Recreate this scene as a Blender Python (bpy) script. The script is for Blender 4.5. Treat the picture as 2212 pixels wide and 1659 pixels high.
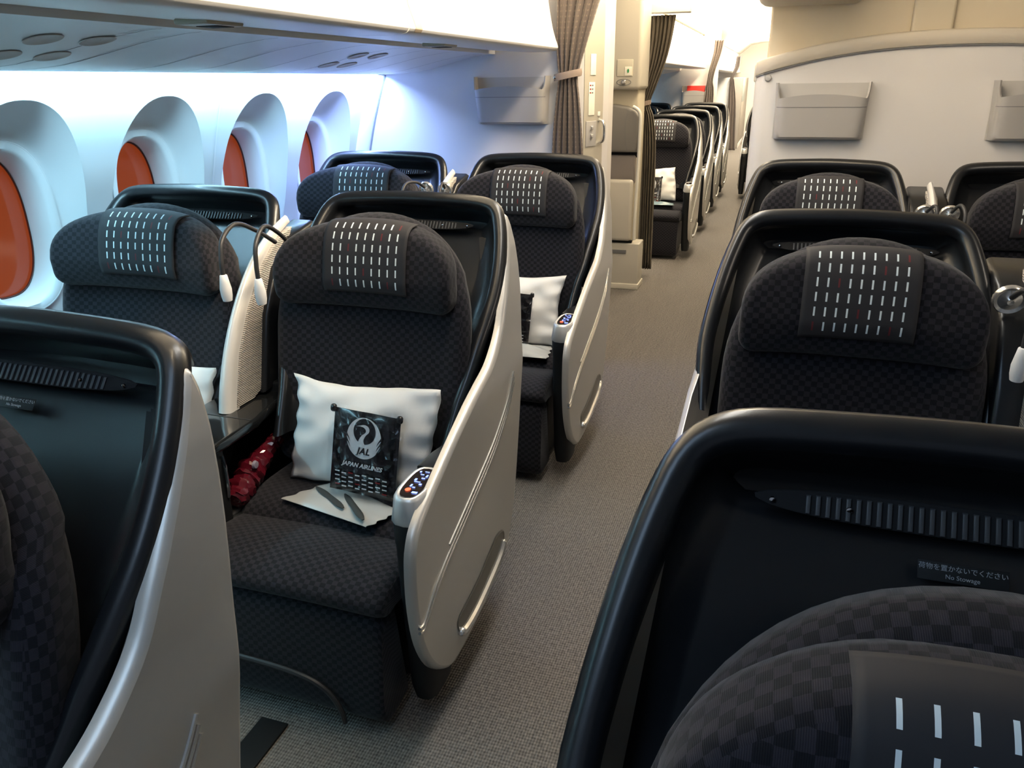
import bpy, math, random
from mathutils import Vector, Matrix
from mathutils.bvhtree import BVHTree
PI = math.pi
scene = bpy.context.scene
C = scene.collection
for o in list(bpy.data.objects):
    bpy.data.objects.remove(o)

# ------------------------------------------------------------------ camera
F_PX, YAW, PITCH, ROLL, CAM_Z = 1661.0, 0.3235, 0.3741, -0.0140, 1.34
_f = Vector((-math.sin(YAW) * math.cos(PITCH), math.cos(YAW) * math.cos(PITCH), -math.sin(PITCH)))
_r = Vector((math.cos(YAW), math.sin(YAW), 0))
_u = _r.cross(_f)
_r2 = _r * math.cos(ROLL) + _u * math.sin(ROLL)
_u2 = -_r * math.sin(ROLL) + _u * math.cos(ROLL)
cam_d = bpy.data.cameras.new('camera')
cam = bpy.data.objects.new('camera', cam_d)
C.objects.link(cam)
M = Matrix((_r2, _u2, -_f)).transposed().to_4x4()
M.translation = Vector((0, 0, CAM_Z))
cam.matrix_world = M
cam_d.sensor_width = 36.0
cam_d.lens = 36.0 * F_PX / 2212.0
cam_d.clip_start = 0.02
cam_d.clip_end = 100
scene.camera = cam

# ------------------------------------------------------------------ world, exposure
world = bpy.data.worlds.new('world')
scene.world = world
world.use_nodes = True
wb = world.node_tree.nodes['Background']
wb.inputs[0].default_value = (0.62, 0.72, 0.9, 1)
wb.inputs[1].default_value = 0.16
scene.view_settings.view_transform = 'Standard'
scene.view_settings.look = 'None'
scene.view_settings.gamma = 1
scene.view_settings.use_curve_mapping = False
scene.view_settings.exposure = 0.25


def area(name, loc, target, sx, sy, power, col, spread=180):
    d = bpy.data.lights.new(name, 'AREA')
    d.shape = 'RECTANGLE'
    d.size = sx
    d.size_y = sy
    d.energy = power
    d.color = col
    d.spread = math.radians(spread)
    o = bpy.data.objects.new(name, d)
    C.objects.link(o)
    o.location = loc
    z = (Vector(loc) - Vector(target)).normalized()
    x = Vector((0, 1, 0))                     # long side of every strip runs fore and aft
    x = (x - z * x.dot(z)).normalized()
    y = z.cross(x)
    m = Matrix((x, y, z)).transposed().to_4x4()
    m.translation = Vector(loc)
    o.matrix_world = m
    return o


WARM = (1.0, 0.80, 0.54)
# side-wall wash strips under the stowage valance: cyan forward, violet-blue aft
area('wash_light', (-1.868, -0.1, 1.378), (-2.02, -0.1, 1.0), 3.0, 0.03, 21, (0.40, 0.83, 1.0))
area('wash_light', (-1.868, 2.1, 1.378), (-2.02, 2.1, 1.0), 1.5, 0.03, 11, (0.42, 0.78, 1.0))
area('wash_light', (-1.868, 3.24, 1.378), (-2.02, 3.24, 1.0), 0.78, 0.03, 15, (0.30, 0.46, 1.0))
# cove strips lighting the bins and the ceiling over the left aisle
area('cove_light', (-0.50, 2.3, 2.03), (-0.98, 2.3, 1.72), 3.2, 0.10, 34, WARM, 110)
area('cove_light', (-0.50, 4.6, 2.05), (-1.0, 4.6, 1.75), 1.6, 0.12, 9, WARM, 120)
area('cove_light', (-0.50, 8.8, 2.03), (-1.0, 8.8, 1.72), 6.0, 0.12, 150, WARM, 120)
# ceiling panels shining down
area('ceiling_light', (-0.38, 4.6, 2.07), (-0.38, 4.6, 0), 2.2, 0.25, 13, (1, .83, .60))
area('ceiling_light', (-0.45, 9.5, 2.07), (-0.45, 9.5, 0), 7.0, 0.3, 46, (1, .9, .74))
area('ceiling_light', (-0.7, 16, 2.07), (-0.7, 16, 0), 5.0, 0.6, 200, (1, .9, .74))
area('ceiling_light', (-0.38, 2.2, 2.07), (-0.38, 2.2, 0), 1.8, 0.25, 16, (1, .95, .87))
area('ceiling_light', (0.1, 2.7, 2.0), (0.5, 3.4, 1.6), 1.0, 0.2, 8, WARM)
area('ceiling_light', (1.2, 1.6, 2.05), (0.9, 3.2, 1.0), 1.6, 0.3, 9, (1, .86, .70))
area('uplight', (-0.55, 8.5, 1.93), (-0.50, 8.5, 2.3), 7.0, 0.2, 60, WARM)  # added strip brightening the far ceiling, unseen from below
area('uplight', (-0.4, 15.5, 1.93), (-0.4, 15.5, 2.3), 7.0, 0.3, 200, WARM)  # second added strip, lifts the ceiling farther down the aisle
area('ceiling_light', (-0.3, 17.5, 2.0), (-0.3, 20, 1.5), 1.5, 0.4, 80, WARM)  # no ceiling panel: extra light added to brighten the end wall
# blue mood light of the forward cabin
area('mood_light', (-0.6, -0.1, 2.02), (-0.7, 0.1, 0.6), 1.6, 0.6, 10.0, (0.50, 0.72, 1.0))


# ------------------------------------------------------------------ materials
def nt(name):
    m = bpy.data.materials.new(name)
    m.use_nodes = True
    return m, m.node_tree, m.node_tree.nodes['Principled BSDF']


def mat(name, col, rough=0.5, metal=0.0, bump=0.0, bscale=200, coat=0.0, noise=0.0, nscale=20, emis=None, estr=0, spec=0.5):
    m, t, b = nt(name)
    b.inputs['Base Color'].default_value = (*col, 1)
    b.inputs['Roughness'].default_value = rough
    b.inputs['Metallic'].default_value = metal
    b.inputs['Coat Weight'].default_value = coat
    b.inputs['Specular IOR Level'].default_value = spec
    if emis:
        b.inputs['Emission Color'].default_value = (*emis, 1)
        b.inputs['Emission Strength'].default_value = estr
    tc = t.nodes.new('ShaderNodeTexCoord')
    if noise:
        n = t.nodes.new('ShaderNodeTexNoise')
        n.inputs['Scale'].default_value = nscale
        n.inputs['Detail'].default_value = 4
        t.links.new(tc.outputs['Object'], n.inputs['Vector'])
        mx = t.nodes.new('ShaderNodeMix')
        mx.data_type = 'RGBA'
        mx.inputs['A'].default_value = tuple(c * (1 - noise) for c in col) + (1,)
        mx.inputs['B'].default_value = tuple(min(1, c * (1 + noise)) for c in col) + (1,)
        t.links.new(n.outputs['Fac'], mx.inputs['Factor'])
        t.links.new(mx.outputs['Result'], b.inputs['Base Color'])
    if bump:
        n = t.nodes.new('ShaderNodeTexNoise')
        n.inputs['Scale'].default_value = bscale
        n.inputs['Detail'].default_value = 3
        t.links.new(tc.outputs['Object'], n.inputs['Vector'])
        bp = t.nodes.new('ShaderNodeBump')
        bp.inputs['Strength'].default_value = bump
        bp.inputs['Distance'].default_value = 0.002
        t.links.new(n.outputs['Fac'], bp.inputs['Height'])
        t.links.new(bp.outputs['Normal'], b.inputs['Normal'])
    return m


def math_node(t, op, a=None, b=None, c=None):
    n = t.nodes.new('ShaderNodeMath')
    n.operation = op
    for i, v in enumerate((a, b, c)):
        if v is None:
            continue
        if isinstance(v, (int, float)):
            n.inputs[i].default_value = v
        else:
            t.links.new(v, n.inputs[i])
    return n.outputs[0]


def fabric_mat():
    """dark charcoal seat cloth woven in a small checkerboard (uv in metres)"""
    m, t, b = nt('checker_fabric')
    uv = t.nodes.new('ShaderNodeUVMap')
    mp = t.nodes.new('ShaderNodeMapping')
    mp.inputs['Scale'].default_value = (1 / 0.0125, 1 / 0.0105, 1)
    t.links.new(uv.outputs[0], mp.inputs['Vector'])
    n0 = t.nodes.new('ShaderNodeTexNoise')
    n0.inputs['Scale'].default_value = 3.1
    t.links.new(mp.outputs[0], n0.inputs['Vector'])
    add = t.nodes.new('ShaderNodeVectorMath')
    add.operation = 'MULTIPLY_ADD'
    add.inputs[1].default_value = (0.12, 0.12, 0)
    t.links.new(n0.outputs['Color'], add.inputs[0])
    t.links.new(mp.outputs[0], add.inputs[2])
    ck = t.nodes.new('ShaderNodeTexChecker')
    ck.inputs['Scale'].default_value = 1.0
    ck.inputs['Color1'].default_value = (0.0028, 0.0032, 0.0060, 1)
    ck.inputs['Color2'].default_value = (0.0160, 0.0143, 0.0200, 1)
    t.links.new(add.outputs[0], ck.inputs['Vector'])
    n = t.nodes.new('ShaderNodeTexNoise')
    n.inputs['Scale'].default_value = 1.3
    n.inputs['Detail'].default_value = 6
    t.links.new(mp.outputs[0], n.inputs['Vector'])
    mx = t.nodes.new('ShaderNodeMix')
    mx.data_type = 'RGBA'
    mx.blend_type = 'MULTIPLY'
    mx.inputs['Factor'].default_value = 0.55
    t.links.new(ck.outputs['Color'], mx.inputs['A'])
    t.links.new(n.outputs['Fac'], mx.inputs['B'])
    gn = t.nodes.new('ShaderNodeMix')
    gn.data_type = 'RGBA'
    gn.blend_type = 'MULTIPLY'
    gn.inputs['Factor'].default_value = 1
    gn.inputs['B'].default_value = (1.45, 1.45, 1.45, 1)
    t.links.new(mx.outputs['Result'], gn.inputs['A'])
    t.links.new(gn.outputs['Result'], b.inputs['Base Color'])
    # thread ribs
    sep = t.nodes.new('ShaderNodeSeparateXYZ')
    t.links.new(mp.outputs[0], sep.inputs[0])
    s = math_node(t, 'SINE', math_node(t, 'MULTIPLY', sep.outputs['X'], 2 * PI * 8))
    h = math_node(t, 'ADD', math_node(t, 'MULTIPLY', s, 0.25), math_node(t, 'MULTIPLY', ck.outputs['Fac'], 1.0))
    bp = t.nodes.new('ShaderNodeBump')
    bp.inputs['Strength'].default_value = 0.45
    bp.inputs['Distance'].default_value = 0.0009
    t.links.new(h, bp.inputs['Height'])
    t.links.new(bp.outputs['Normal'], b.inputs['Normal'])
    b.inputs['Roughness'].default_value = 0.88
    b.inputs['Specular IOR Level'].default_value = 0.25
    b.inputs['Sheen Weight'].default_value = 0.12
    b.inputs['Sheen Roughness'].default_value = 0.5
    return m


def dash_mat(name, reds, base, white, vert=True, hw=0.085, hh=0.31):
    """cloth printed with rows of dashes; uv counts columns and rows; `reds` lists the red cells"""
    m, t, b = nt(name)
    uv = t.nodes.new('ShaderNodeUVMap')
    sep = t.nodes.new('ShaderNodeSeparateXYZ')
    t.links.new(uv.outputs[0], sep.inputs[0])
    U, V = sep.outputs['X'], sep.outputs['Y']
    fu = math_node(t, 'ABSOLUTE', math_node(t, 'SUBTRACT', math_node(t, 'FRACT', U), 0.5))
    fv = math_node(t, 'ABSOLUTE', math_node(t, 'SUBTRACT', math_node(t, 'FRACT', V), 0.5))
    inside = math_node(t, 'MULTIPLY', math_node(t, 'LESS_THAN', fu, hw), math_node(t, 'LESS_THAN', fv, hh))
    lim = math_node(t, 'MULTIPLY',
                    math_node(t, 'MULTIPLY', math_node(t, 'GREATER_THAN', U, 0), math_node(t, 'LESS_THAN', U, 9)),
                    math_node(t, 'MULTIPLY', math_node(t, 'GREATER_THAN', V, 0), math_node(t, 'LESS_THAN', V, 6)))
    inside = math_node(t, 'MULTIPLY', inside, lim)
    red = None
    for (c, r) in reds:
        k = math_node(t, 'MULTIPLY',
                      math_node(t, 'COMPARE', math_node(t, 'FLOOR', U), c, 0.1),
                      math_node(t, 'COMPARE', math_node(t, 'FLOOR', V), r, 0.1))
        red = k if red is None else math_node(t, 'ADD', red, k)
    m1 = t.nodes.new('ShaderNodeMix')
    m1.data_type = 'RGBA'
    m1.inputs['A'].default_value = (*white, 1)
    m1.inputs['B'].default_value = (0.11, 0.008, 0.012, 1)
    t.links.new(red, m1.inputs['Factor'])
    m2 = t.nodes.new('ShaderNodeMix')
    m2.data_type = 'RGBA'
    m2.inputs['A'].default_value = (*base, 1)
    t.links.new(m1.outputs['Result'], m2.inputs['B'])
    t.links.new(inside, m2.inputs['Factor'])
    t.links.new(m2.outputs['Result'], b.inputs['Base Color'])
    b.inputs['Roughness'].default_value = 0.75
    return m


def carpet_mat():
    m, t, b = nt('ribbed_carpet')
    tc = t.nodes.new('ShaderNodeTexCoord')
    mp = t.nodes.new('ShaderNodeMapping')
    mp.inputs['Scale'].default_value = (1 / 0.0066, 1 / 0.0085, 1)
    t.links.new(tc.outputs['Object'], mp.inputs['Vector'])
    sep = t.nodes.new('ShaderNodeSeparateXYZ')
    t.links.new(mp.outputs[0], sep.inputs[0])
    sx = math_node(t, 'SINE', math_node(t, 'MULTIPLY', sep.outputs['X'], 2 * PI))
    sy = math_node(t, 'SINE', math_node(t, 'MULTIPLY', sep.outputs['Y'], 2 * PI))
    hgt = math_node(t, 'ADD', sx, math_node(t, 'MULTIPLY', sy, 0.7))
    n = t.nodes.new('ShaderNodeTexNoise')
    n.inputs['Scale'].default_value = 0.8
    n.inputs['Detail'].default_value = 5
    t.links.new(mp.outputs[0], n.inputs['Vector'])
    hgt2 = math_node(t, 'ADD', math_node(t, 'MULTIPLY', hgt, 0.16), n.outputs['Fac'])
    ramp = t.nodes.new('ShaderNodeValToRGB')
    ramp.color_ramp.elements[0].position = 0.15
    ramp.color_ramp.elements[0].color = (0.082, 0.075, 0.068, 1)
    ramp.color_ramp.elements[1].position = 0.85
    ramp.color_ramp.elements[1].color = (0.270, 0.250, 0.225, 1)
    t.links.new(hgt2, ramp.inputs[0])
    t.links.new(ramp.outputs[0], b.inputs['Base Color'])
    bp = t.nodes.new('ShaderNodeBump')
    bp.inputs['Strength'].default_value = 0.5
    bp.inputs['Distance'].default_value = 0.002
    t.links.new(hgt, bp.inputs['Height'])
    t.links.new(bp.outputs['Normal'], b.inputs['Normal'])
    b.inputs['Roughness'].default_value = 0.95
    b.inputs['Specular IOR Level'].default_value = 0.15
    return m


def curtain_mat():
    m, t, b = nt('curtain_cloth')
    uv = t.nodes.new('ShaderNodeUVMap')
    mp = t.nodes.new('ShaderNodeMapping')
    mp.inputs['Scale'].default_value = (1 / 0.022, 1 / 0.022, 1)
    t.links.new(uv.outputs[0], mp.inputs['Vector'])
    vr = t.nodes.new('ShaderNodeTexVoronoi')
    vr.inputs['Scale'].default_value = 1.0
    vr.inputs['Randomness'].default_value = 0.0
    t.links.new(mp.outputs[0], vr.inputs['Vector'])
    ramp = t.nodes.new('ShaderNodeValToRGB')
    ramp.color_ramp.elements[0].position = 0.14
    ramp.color_ramp.elements[0].color = (0.17, 0.13, 0.10, 1)
    ramp.color_ramp.elements[1].position = 0.22
    ramp.color_ramp.elements[1].color = (0.100, 0.078, 0.066, 1)
    t.links.new(vr.outputs['Distance'], ramp.inputs[0])
    t.links.new(ramp.outputs[0], b.inputs['Base Color'])
    b.inputs['Roughness'].default_value = 0.8
    b.inputs['Sheen Weight'].default_value = 0.2
    return m


def rib_mat():
    m, t, b = nt('ribbed_panel')
    tc = t.nodes.new('ShaderNodeTexCoord')
    sep = t.nodes.new('ShaderNodeSeparateXYZ')
    t.links.new(tc.outputs['Object'], sep.inputs[0])
    s = math_node(t, 'SINE', math_node(t, 'MULTIPLY', sep.outputs['Z'], 2 * PI / 0.0045))
    bp = t.nodes.new('ShaderNodeBump')
    bp.inputs['Strength'].default_value = 0.7
    bp.inputs['Distance'].default_value = 0.0012
    t.links.new(s, bp.inputs['Height'])
    t.links.new(bp.outputs['Normal'], b.inputs['Normal'])
    b.inputs['Base Color'].default_value = (0.42, 0.39, 0.35, 1)
    b.inputs['Roughness'].default_value = 0.5
    return m


def film_mat():
    """thin clear plastic film with creases"""
    m, t, b = nt('clear_film')
    out = t.nodes['Material Output']
    tr = t.nodes.new('ShaderNodeBsdfTransparent')
    gl = t.nodes.new('ShaderNodeBsdfGlossy')
    gl.inputs['Roughness'].default_value = 0.12
    gl.inputs['Color'].default_value = (1, 1, 1, 1)
    tc = t.nodes.new('ShaderNodeTexCoord')
    n = t.nodes.new('ShaderNodeTexVoronoi')
    n.inputs['Scale'].default_value = 38
    t.links.new(tc.outputs['Object'], n.inputs['Vector'])
    bp = t.nodes.new('ShaderNodeBump')
    bp.inputs['Strength'].default_value = 0.9
    bp.inputs['Distance'].default_value = 0.01
    t.links.new(n.outputs['Distance'], bp.inputs['Height'])
    t.links.new(bp.outputs['Normal'], gl.inputs['Normal'])
    mx = t.nodes.new('ShaderNodeMixShader')
    fr = t.nodes.new('ShaderNodeFresnel')
    fr.inputs['IOR'].default_value = 1.5
    t.links.new(bp.outputs['Normal'], fr.inputs['Normal'])
    f2 = math_node(t, 'MULTIPLY_ADD', fr.outputs[0], 0.45, 0.02)
    t.links.new(f2, mx.inputs[0])
    t.links.new(tr.outputs[0], mx.inputs[1])
    t.links.new(gl.outputs[0], mx.inputs[2])
    t.links.new(mx.outputs[0], out.inputs['Surface'])
    return m


FAB = fabric_mat()
REDS = [(8, 0), (6, 1), (2, 2), (4, 4), (0, 5), (7, 5)]
COVER = dash_mat('dashed_cover_cloth', REDS, (0.016, 0.015, 0.018), (0.72, 0.80, 0.82))
BLK = mat('black_gloss_shell', (0.009, 0.010, 0.012), 0.30, coat=0.10, bump=0.04, bscale=700, spec=0.5)
BLKM = mat('black_matt_plastic', (0.009, 0.010, 0.011), 0.55, bump=0.05, bscale=500, spec=0.3)
TRAY = mat('polished_black_tray', (0.010, 0.011, 0.012), 0.12, coat=0.4)
SIL = mat('silver_painted_plastic', (0.56, 0.545, 0.51), 0.36, metal=0.45, bump=0.02, bscale=900)
SILB = mat('silver_chrome_trim', (0.66, 0.64, 0.60), 0.22, metal=0.75)
CAP = mat('silver_satin_cap', (0.72, 0.72, 0.71), 0.33, metal=0.45)
CHR = mat('chrome', (0.8, 0.8, 0.8), 0.12, metal=1.0)
WHT = mat('white_plastic', (0.80, 0.80, 0.80), 0.4)
BLADE = mat('pearl_white_plastic', (0.72, 0.70, 0.67), 0.32, metal=0.15)
RIB = rib_mat()
SLAT = mat('slat_grey', (0.045, 0.047, 0.05), 0.45)
RUB = mat('dark_grey_plastic', (0.03, 0.03, 0.032), 0.45)
WALL = mat('cabin_wall_panel', (0.70, 0.72, 0.73), 0.42, bump=0.01, bscale=300)
BIN = mat('bin_white_laminate', (0.80, 0.79, 0.76), 0.38)
BEIGE = mat('warm_grey_laminate', (0.50, 0.47, 0.40), 0.42, bump=0.02, bscale=600)
BULK = mat('pale_bulkhead_laminate', (0.62, 0.60, 0.58), 0.5, bump=0.02, bscale=500)
POCKB = mat('pocket_back_grey', (0.47, 0.455, 0.43), 0.5)
GREYP = mat('grey_pocket_plastic', (0.37, 0.355, 0.335), 0.45)
LOUVRE = mat('vent_slots', (0.10, 0.09, 0.08), 0.8)
SEAM = mat('panel_seam', (0.16, 0.16, 0.16), 0.8)
GREYF = mat('grey_vinyl', (0.17, 0.16, 0.145), 0.6, bump=0.05, bscale=400)
CARPET = carpet_mat()
CURT = curtain_mat()
PIL = mat('white_pillow_cotton', (0.80, 0.80, 0.79), 0.8, bump=0.15, bscale=900)
PAPER = mat('printed_white', (0.78, 0.78, 0.80), 0.5)
PKT = mat('black_glossy_packet', (0.010, 0.009, 0.011), 0.22, coat=0.5, bump=0.5, bscale=18)
LOGO = mat('printed_silver_white', (0.80, 0.82, 0.86), 0.5)
REDP = mat('printed_red', (0.28, 0.01, 0.012), 0.5)
BAGG = mat('grey_plastic_bag', (0.42, 0.43, 0.42), 0.25, bump=0.9, bscale=14, coat=0.4)
REDB = mat('red_plastic_wrap', (0.10, 0.006, 0.014), 0.18, bump=0.9, bscale=30, coat=0.6)
SLIP = mat('dark_slipper_cloth', (0.03, 0.035, 0.035), 0.8)
FILM = film_mat()
GREEN = mat('green_indicator', (0.02, 0.25, 0.08), 0.5)
IVORY = mat('placard_ivory', (0.80, 0.77, 0.66), 0.5)
LEDB = mat('lit_blue_icons', (0.1, 0.15, 0.8), 0.4, emis=(0.25, 0.35, 1.0), estr=2.2)
LEDR = mat('lit_red_icon', (0.8, 0.1, 0.05), 0.4, emis=(1.0, 0.12, 0.05), estr=1.6)
SCRN = mat('dark_control_glass', (0.03, 0.022, 0.02), 0.15, coat=0.5)
GLASS = mat('dimmed_window_glass', (0.10, 0.02, 0.008), 0.10, noise=0.25, nscale=3, emis=(0.30, 0.045, 0.010), estr=0.55)  # emission paints the sky light coming through the pane
DARK = mat('dark_void', (0.004, 0.004, 0.005), 0.9)
FARG = mat('far_grey_wall', (0.30, 0.28, 0.25), 0.5)


# ------------------------------------------------------------------ helpers
def link(name, verts, faces, m, parent=None, smooth=True, uvs=None, mats=None, fmat=None, sharp=None):
    me = bpy.data.meshes.new(name)
    me.from_pydata([tuple(v) for v in verts], [], faces)
    if m is not None:
        me.materials.append(m)
    if mats:
        for mm in mats:
            me.materials.append(mm)
    if fmat:
        for i, k in fmat.items():
            me.polygons[i].material_index = k
    if uvs is not None:
        l = me.uv_layers.new(name='UVMap')
        for p in me.polygons:
            for li, vi in zip(p.loop_indices, p.vertices):
                l.data[li].uv = uvs[vi]
    me.polygons.foreach_set('use_smooth', [smooth] * len(me.polygons))
    if smooth and sharp:
        me.set_sharp_from_angle(angle=math.radians(sharp))
    me.update()
    o = bpy.data.objects.new(name, me)
    C.objects.link(o)
    if parent:
        o.parent = parent
    return o


def empty(name, loc, label, cat, group=None):
    o = bpy.data.objects.new(name, None)
    C.objects.link(o)
    o.location = loc
    o.empty_display_size = 0.1
    return tag(o, label, cat, group)


def tag(o, label, cat, group=None):
    o['label'] = label
    o['category'] = cat
    if group:
        o['group'] = group
    return o


def struct(o):
    o['kind'] = 'structure'
    return o


class B:
    """collects vertices and faces"""
    def __init__(s):
        s.v = []
        s.f = []
        s.uv = []

    def add(s, vs, fs, uv=None):
        n = len(s.v)
        s.v += [Vector(v) for v in vs]
        s.uv += uv if uv else [(0, 0)] * len(vs)
        s.f += [tuple(i + n for i in f) for f in fs]
        return s

    def rings(s, rings, closed=True, cap0=False, cap1=False, uv=None):
        n = len(rings[0])
        vs = [p for r in rings for p in r]
        fs = []
        for i in range(len(rings) - 1):
            for j in range(n if closed else n - 1):
                k = (j + 1) % n
                fs.append((i * n + j, i * n + k, (i + 1) * n + k, (i + 1) * n + j))
        if cap0:
            fs.append(tuple(reversed(range(n))))
        if cap1:
            fs.append(tuple((len(rings) - 1) * n + j for j in range(n)))
        return s.add(vs, fs, uv)

    def box(s, x0, x1, y0, y1, z0, z1, r=0.0):
        """box with chamfered/rounded edges (radius r)"""
        if r <= 0:
            vs = [(x, y, z) for z in (z0, z1) for y in (y0, y1) for x in (x0, x1)]
            return s.add(vs, [(0, 2, 3, 1), (4, 5, 7, 6), (0, 1, 5, 4), (2, 6, 7, 3), (1, 3, 7, 5), (0, 4, 6, 2)])
        r = min(r, (x1 - x0) / 2.01, (y1 - y0) / 2.01, (z1 - z0) / 2.01)
        k = 4

        def loop(ins, z):
            pts = []
            rr = max(r - ins, r * 0.02)
            for cx, cy, a0 in ((x1 - r, y1 - r, 0), (x0 + r, y1 - r, 90), (x0 + r, y0 + r, 180), (x1 - r, y0 + r, 270)):
                for i in range(k + 1):
                    a = math.radians(a0 + 90 * i / k)
                    pts.append((cx + rr * math.cos(a), cy + rr * math.sin(a), z))
            return pts
        rg = []
        for i in range(k + 1):
            a = PI / 2 * i / k
            rg.append(loop(r - r * math.sin(a), z0 + r - r * math.cos(a)))
        for i in range(k + 1):
            a = PI / 2 * i / k
            rg.append(loop(r - r * math.cos(a), z1 - r + r * math.sin(a)))
        return s.rings(rg, True, True, True)

    def tube(s, pts, rad, n=10, caps=True):
        pts = [Vector(p) for p in pts]
        rg = []
        prev = None
        for i, p in enumerate(pts):
            d = (pts[min(i + 1, len(pts) - 1)] - pts[max(i - 1, 0)]).normalized()
            if prev is None:
                a = Vector((0, 0, 1)) if abs(d.z) < 0.9 else Vector((1, 0, 0))
                prev = d.cross(a).normalized()
            prev = (prev - d * prev.dot(d)).normalized()
            q = d.cross(prev)
            rr = rad[i] if isinstance(rad, (list, tuple)) else rad
            rg.append([p + (prev * math.cos(2 * PI * j / n) + q * math.sin(2 * PI * j / n)) * rr for j in range(n)])
        return s.rings(rg, True, caps, caps)

    def lathe(s, prof, mtx, n=20):
        rg = [[mtx @ Vector((r * math.cos(2 * PI * j / n), r * math.sin(2 * PI * j / n), z)) for j in range(n)] for r, z in prof]
        return s.rings(rg, True, True, True)

    def obj(s, name, m, parent=None, smooth=True, sharp=40, T=None, flip=False, uv=False):
        vs = [T(v) for v in s.v] if T else s.v
        fs = [tuple(reversed(f)) for f in s.f] if flip else s.f
        return link(name, vs, fs, m, parent, smooth, s.uv if uv else None, sharp=sharp)


def sm(pts, n=6, closed=False):
    """Catmull-Rom smoothing of a polyline (any dimension)"""
    P = [Vector(p) for p in pts]
    out = []
    N = len(P)
    rng = N if closed else N - 1
    for i in range(rng):
        g = (lambda k: P[k % N]) if closed else (lambda k: P[max(0, min(N - 1, k))])
        a, b, c, d = g(i - 1), g(i), g(i + 1), g(i + 2)
        for j in range(n):
            t = j / n
            out.append(0.5 * ((2 * b) + (c - a) * t + (2 * a - 5 * b + 4 * c - d) * t * t + (3 * b - a - 3 * c + d) * t ** 3))
    if not closed:
        out.append(P[-1])
    return out


def interp(tab, x):
    if x <= tab[0][0]:
        return tab[0][1]
    for (a, b), (c, d) in zip(tab, tab[1:]):
        if x <= c:
            return b + (d - b) * (x - a) / (c - a)
    return tab[-1][1]


def inset(poly, d):
    """inset a closed 2-D polygon (ccw) by d along vertex normals"""
    n = len(poly)
    out = []
    for i in range(n):
        a, b, c = Vector(poly[i - 1]), Vector(poly[i]), Vector(poly[(i + 1) % n])
        e1 = (b - a)
        e2 = (c - b)
        e1 = e1.normalized() if e1.length > 1e-9 else Vector((1, 0))
        e2 = e2.normalized() if e2.length > 1e-9 else e1
        n1 = Vector((-e1.y, e1.x))
        n2 = Vector((-e2.y, e2.x))
        nn = (n1 + n2)
        nn = nn.normalized() if nn.length > 1e-6 else n1
        k = max(0.5, nn.dot(n1))
        out.append(b + nn * (d / k))
    return out


def ccw(poly):
    a = sum(poly[i - 1][0] * poly[i][1] - poly[i][0] * poly[i - 1][1] for i in range(len(poly)))
    return list(poly) if a > 0 else list(reversed(poly))


def slab(bld, poly, mp, d0, d1, bev=0.004, steps=3):
    """prism of 2-D polygon; mp(u, v, d) -> 3-D; both faces bevelled"""
    poly = ccw([Vector(p) for p in poly])
    bev = min(bev, abs(d1 - d0) * 0.49)
    sgn = 1 if d1 > d0 else -1
    rg = []
    for i in range(steps + 1):
        a = PI / 2 * i / steps
        rg.append([mp(p[0], p[1], d0 + sgn * (bev - bev * math.sin(a))) for p in inset(poly, bev - bev * math.cos(PI / 2 - a) if False else bev * (1 - math.cos(PI / 2 - a)) if False else bev * math.sin(a) * 0 + bev * (1 - math.cos(a)) * 0)]) if False else None
    rg = []
    for i in range(steps + 1):
        a = PI / 2 * i / steps
        rg.append([mp(p[0], p[1], d0 + sgn * bev * (1 - math.sin(a))) for p in inset(poly, bev * (1 - math.cos(a)))])
    rg.reverse()
    for i in range(steps + 1):
        a = PI / 2 * i / steps
        rg.append([mp(p[0], p[1], d1 - sgn * bev * (1 - math.sin(a))) for p in inset(poly, bev * (1 - math.cos(a)))])
    # the caps are fan-filled from the centroid, except for concave outlines (n-gon)
    return bld.rings(rg, True, True, True)


def text_obj(name, body, size, m, parent, mtx, align='CENTER', shear=0.0, extrude=0.0002, spacing=1.0, bold=0.0):
    cu = bpy.data.curves.new(name, 'FONT')
    cu.body = body
    cu.size = size
    cu.align_x = align
    cu.align_y = 'CENTER'
    cu.shear = shear
    cu.extrude = extrude
    cu.offset = bold
    cu.space_character = spacing
    cu.resolution_u = 3
    o = bpy.data.objects.new(name, cu)
    C.objects.link(o)
    bpy.context.view_layer.update()
    dg = bpy.context.evaluated_depsgraph_get()
    me = bpy.data.meshes.new_from_object(o.evaluated_get(dg))
    bpy.data.objects.remove(o)
    me.materials.clear()
    me.materials.append(m)
    o2 = bpy.data.objects.new(name, me)
    C.objects.link(o2)
    me.transform(mtx)
    if parent:
        o2.parent = parent
    return o2


def frame(origin, xdir, ydir):
    x = Vector(xdir).normalized()
    y = Vector(ydir)
    y = (y - x * y.dot(x)).normalized()
    z = x.cross(y)
    m = Matrix((x, y, z)).transposed().to_4x4()
    m.translation = Vector(origin)
    return m


# ------------------------------------------------------------------ cabin shell
WP = [(1.75, -1.70), (1.55, -1.84), (1.40, -1.915), (1.30, -1.955), (1.15, -2.005), (1.0, -2.045), (0.8, -2.085), (0.6, -2.11), (0.3, -2.12), (0.0, -2.12)]


def wall_x(z):
    return interp(sorted((a, b) for a, b in WP), z)


BULK_Y = 3.68


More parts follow.
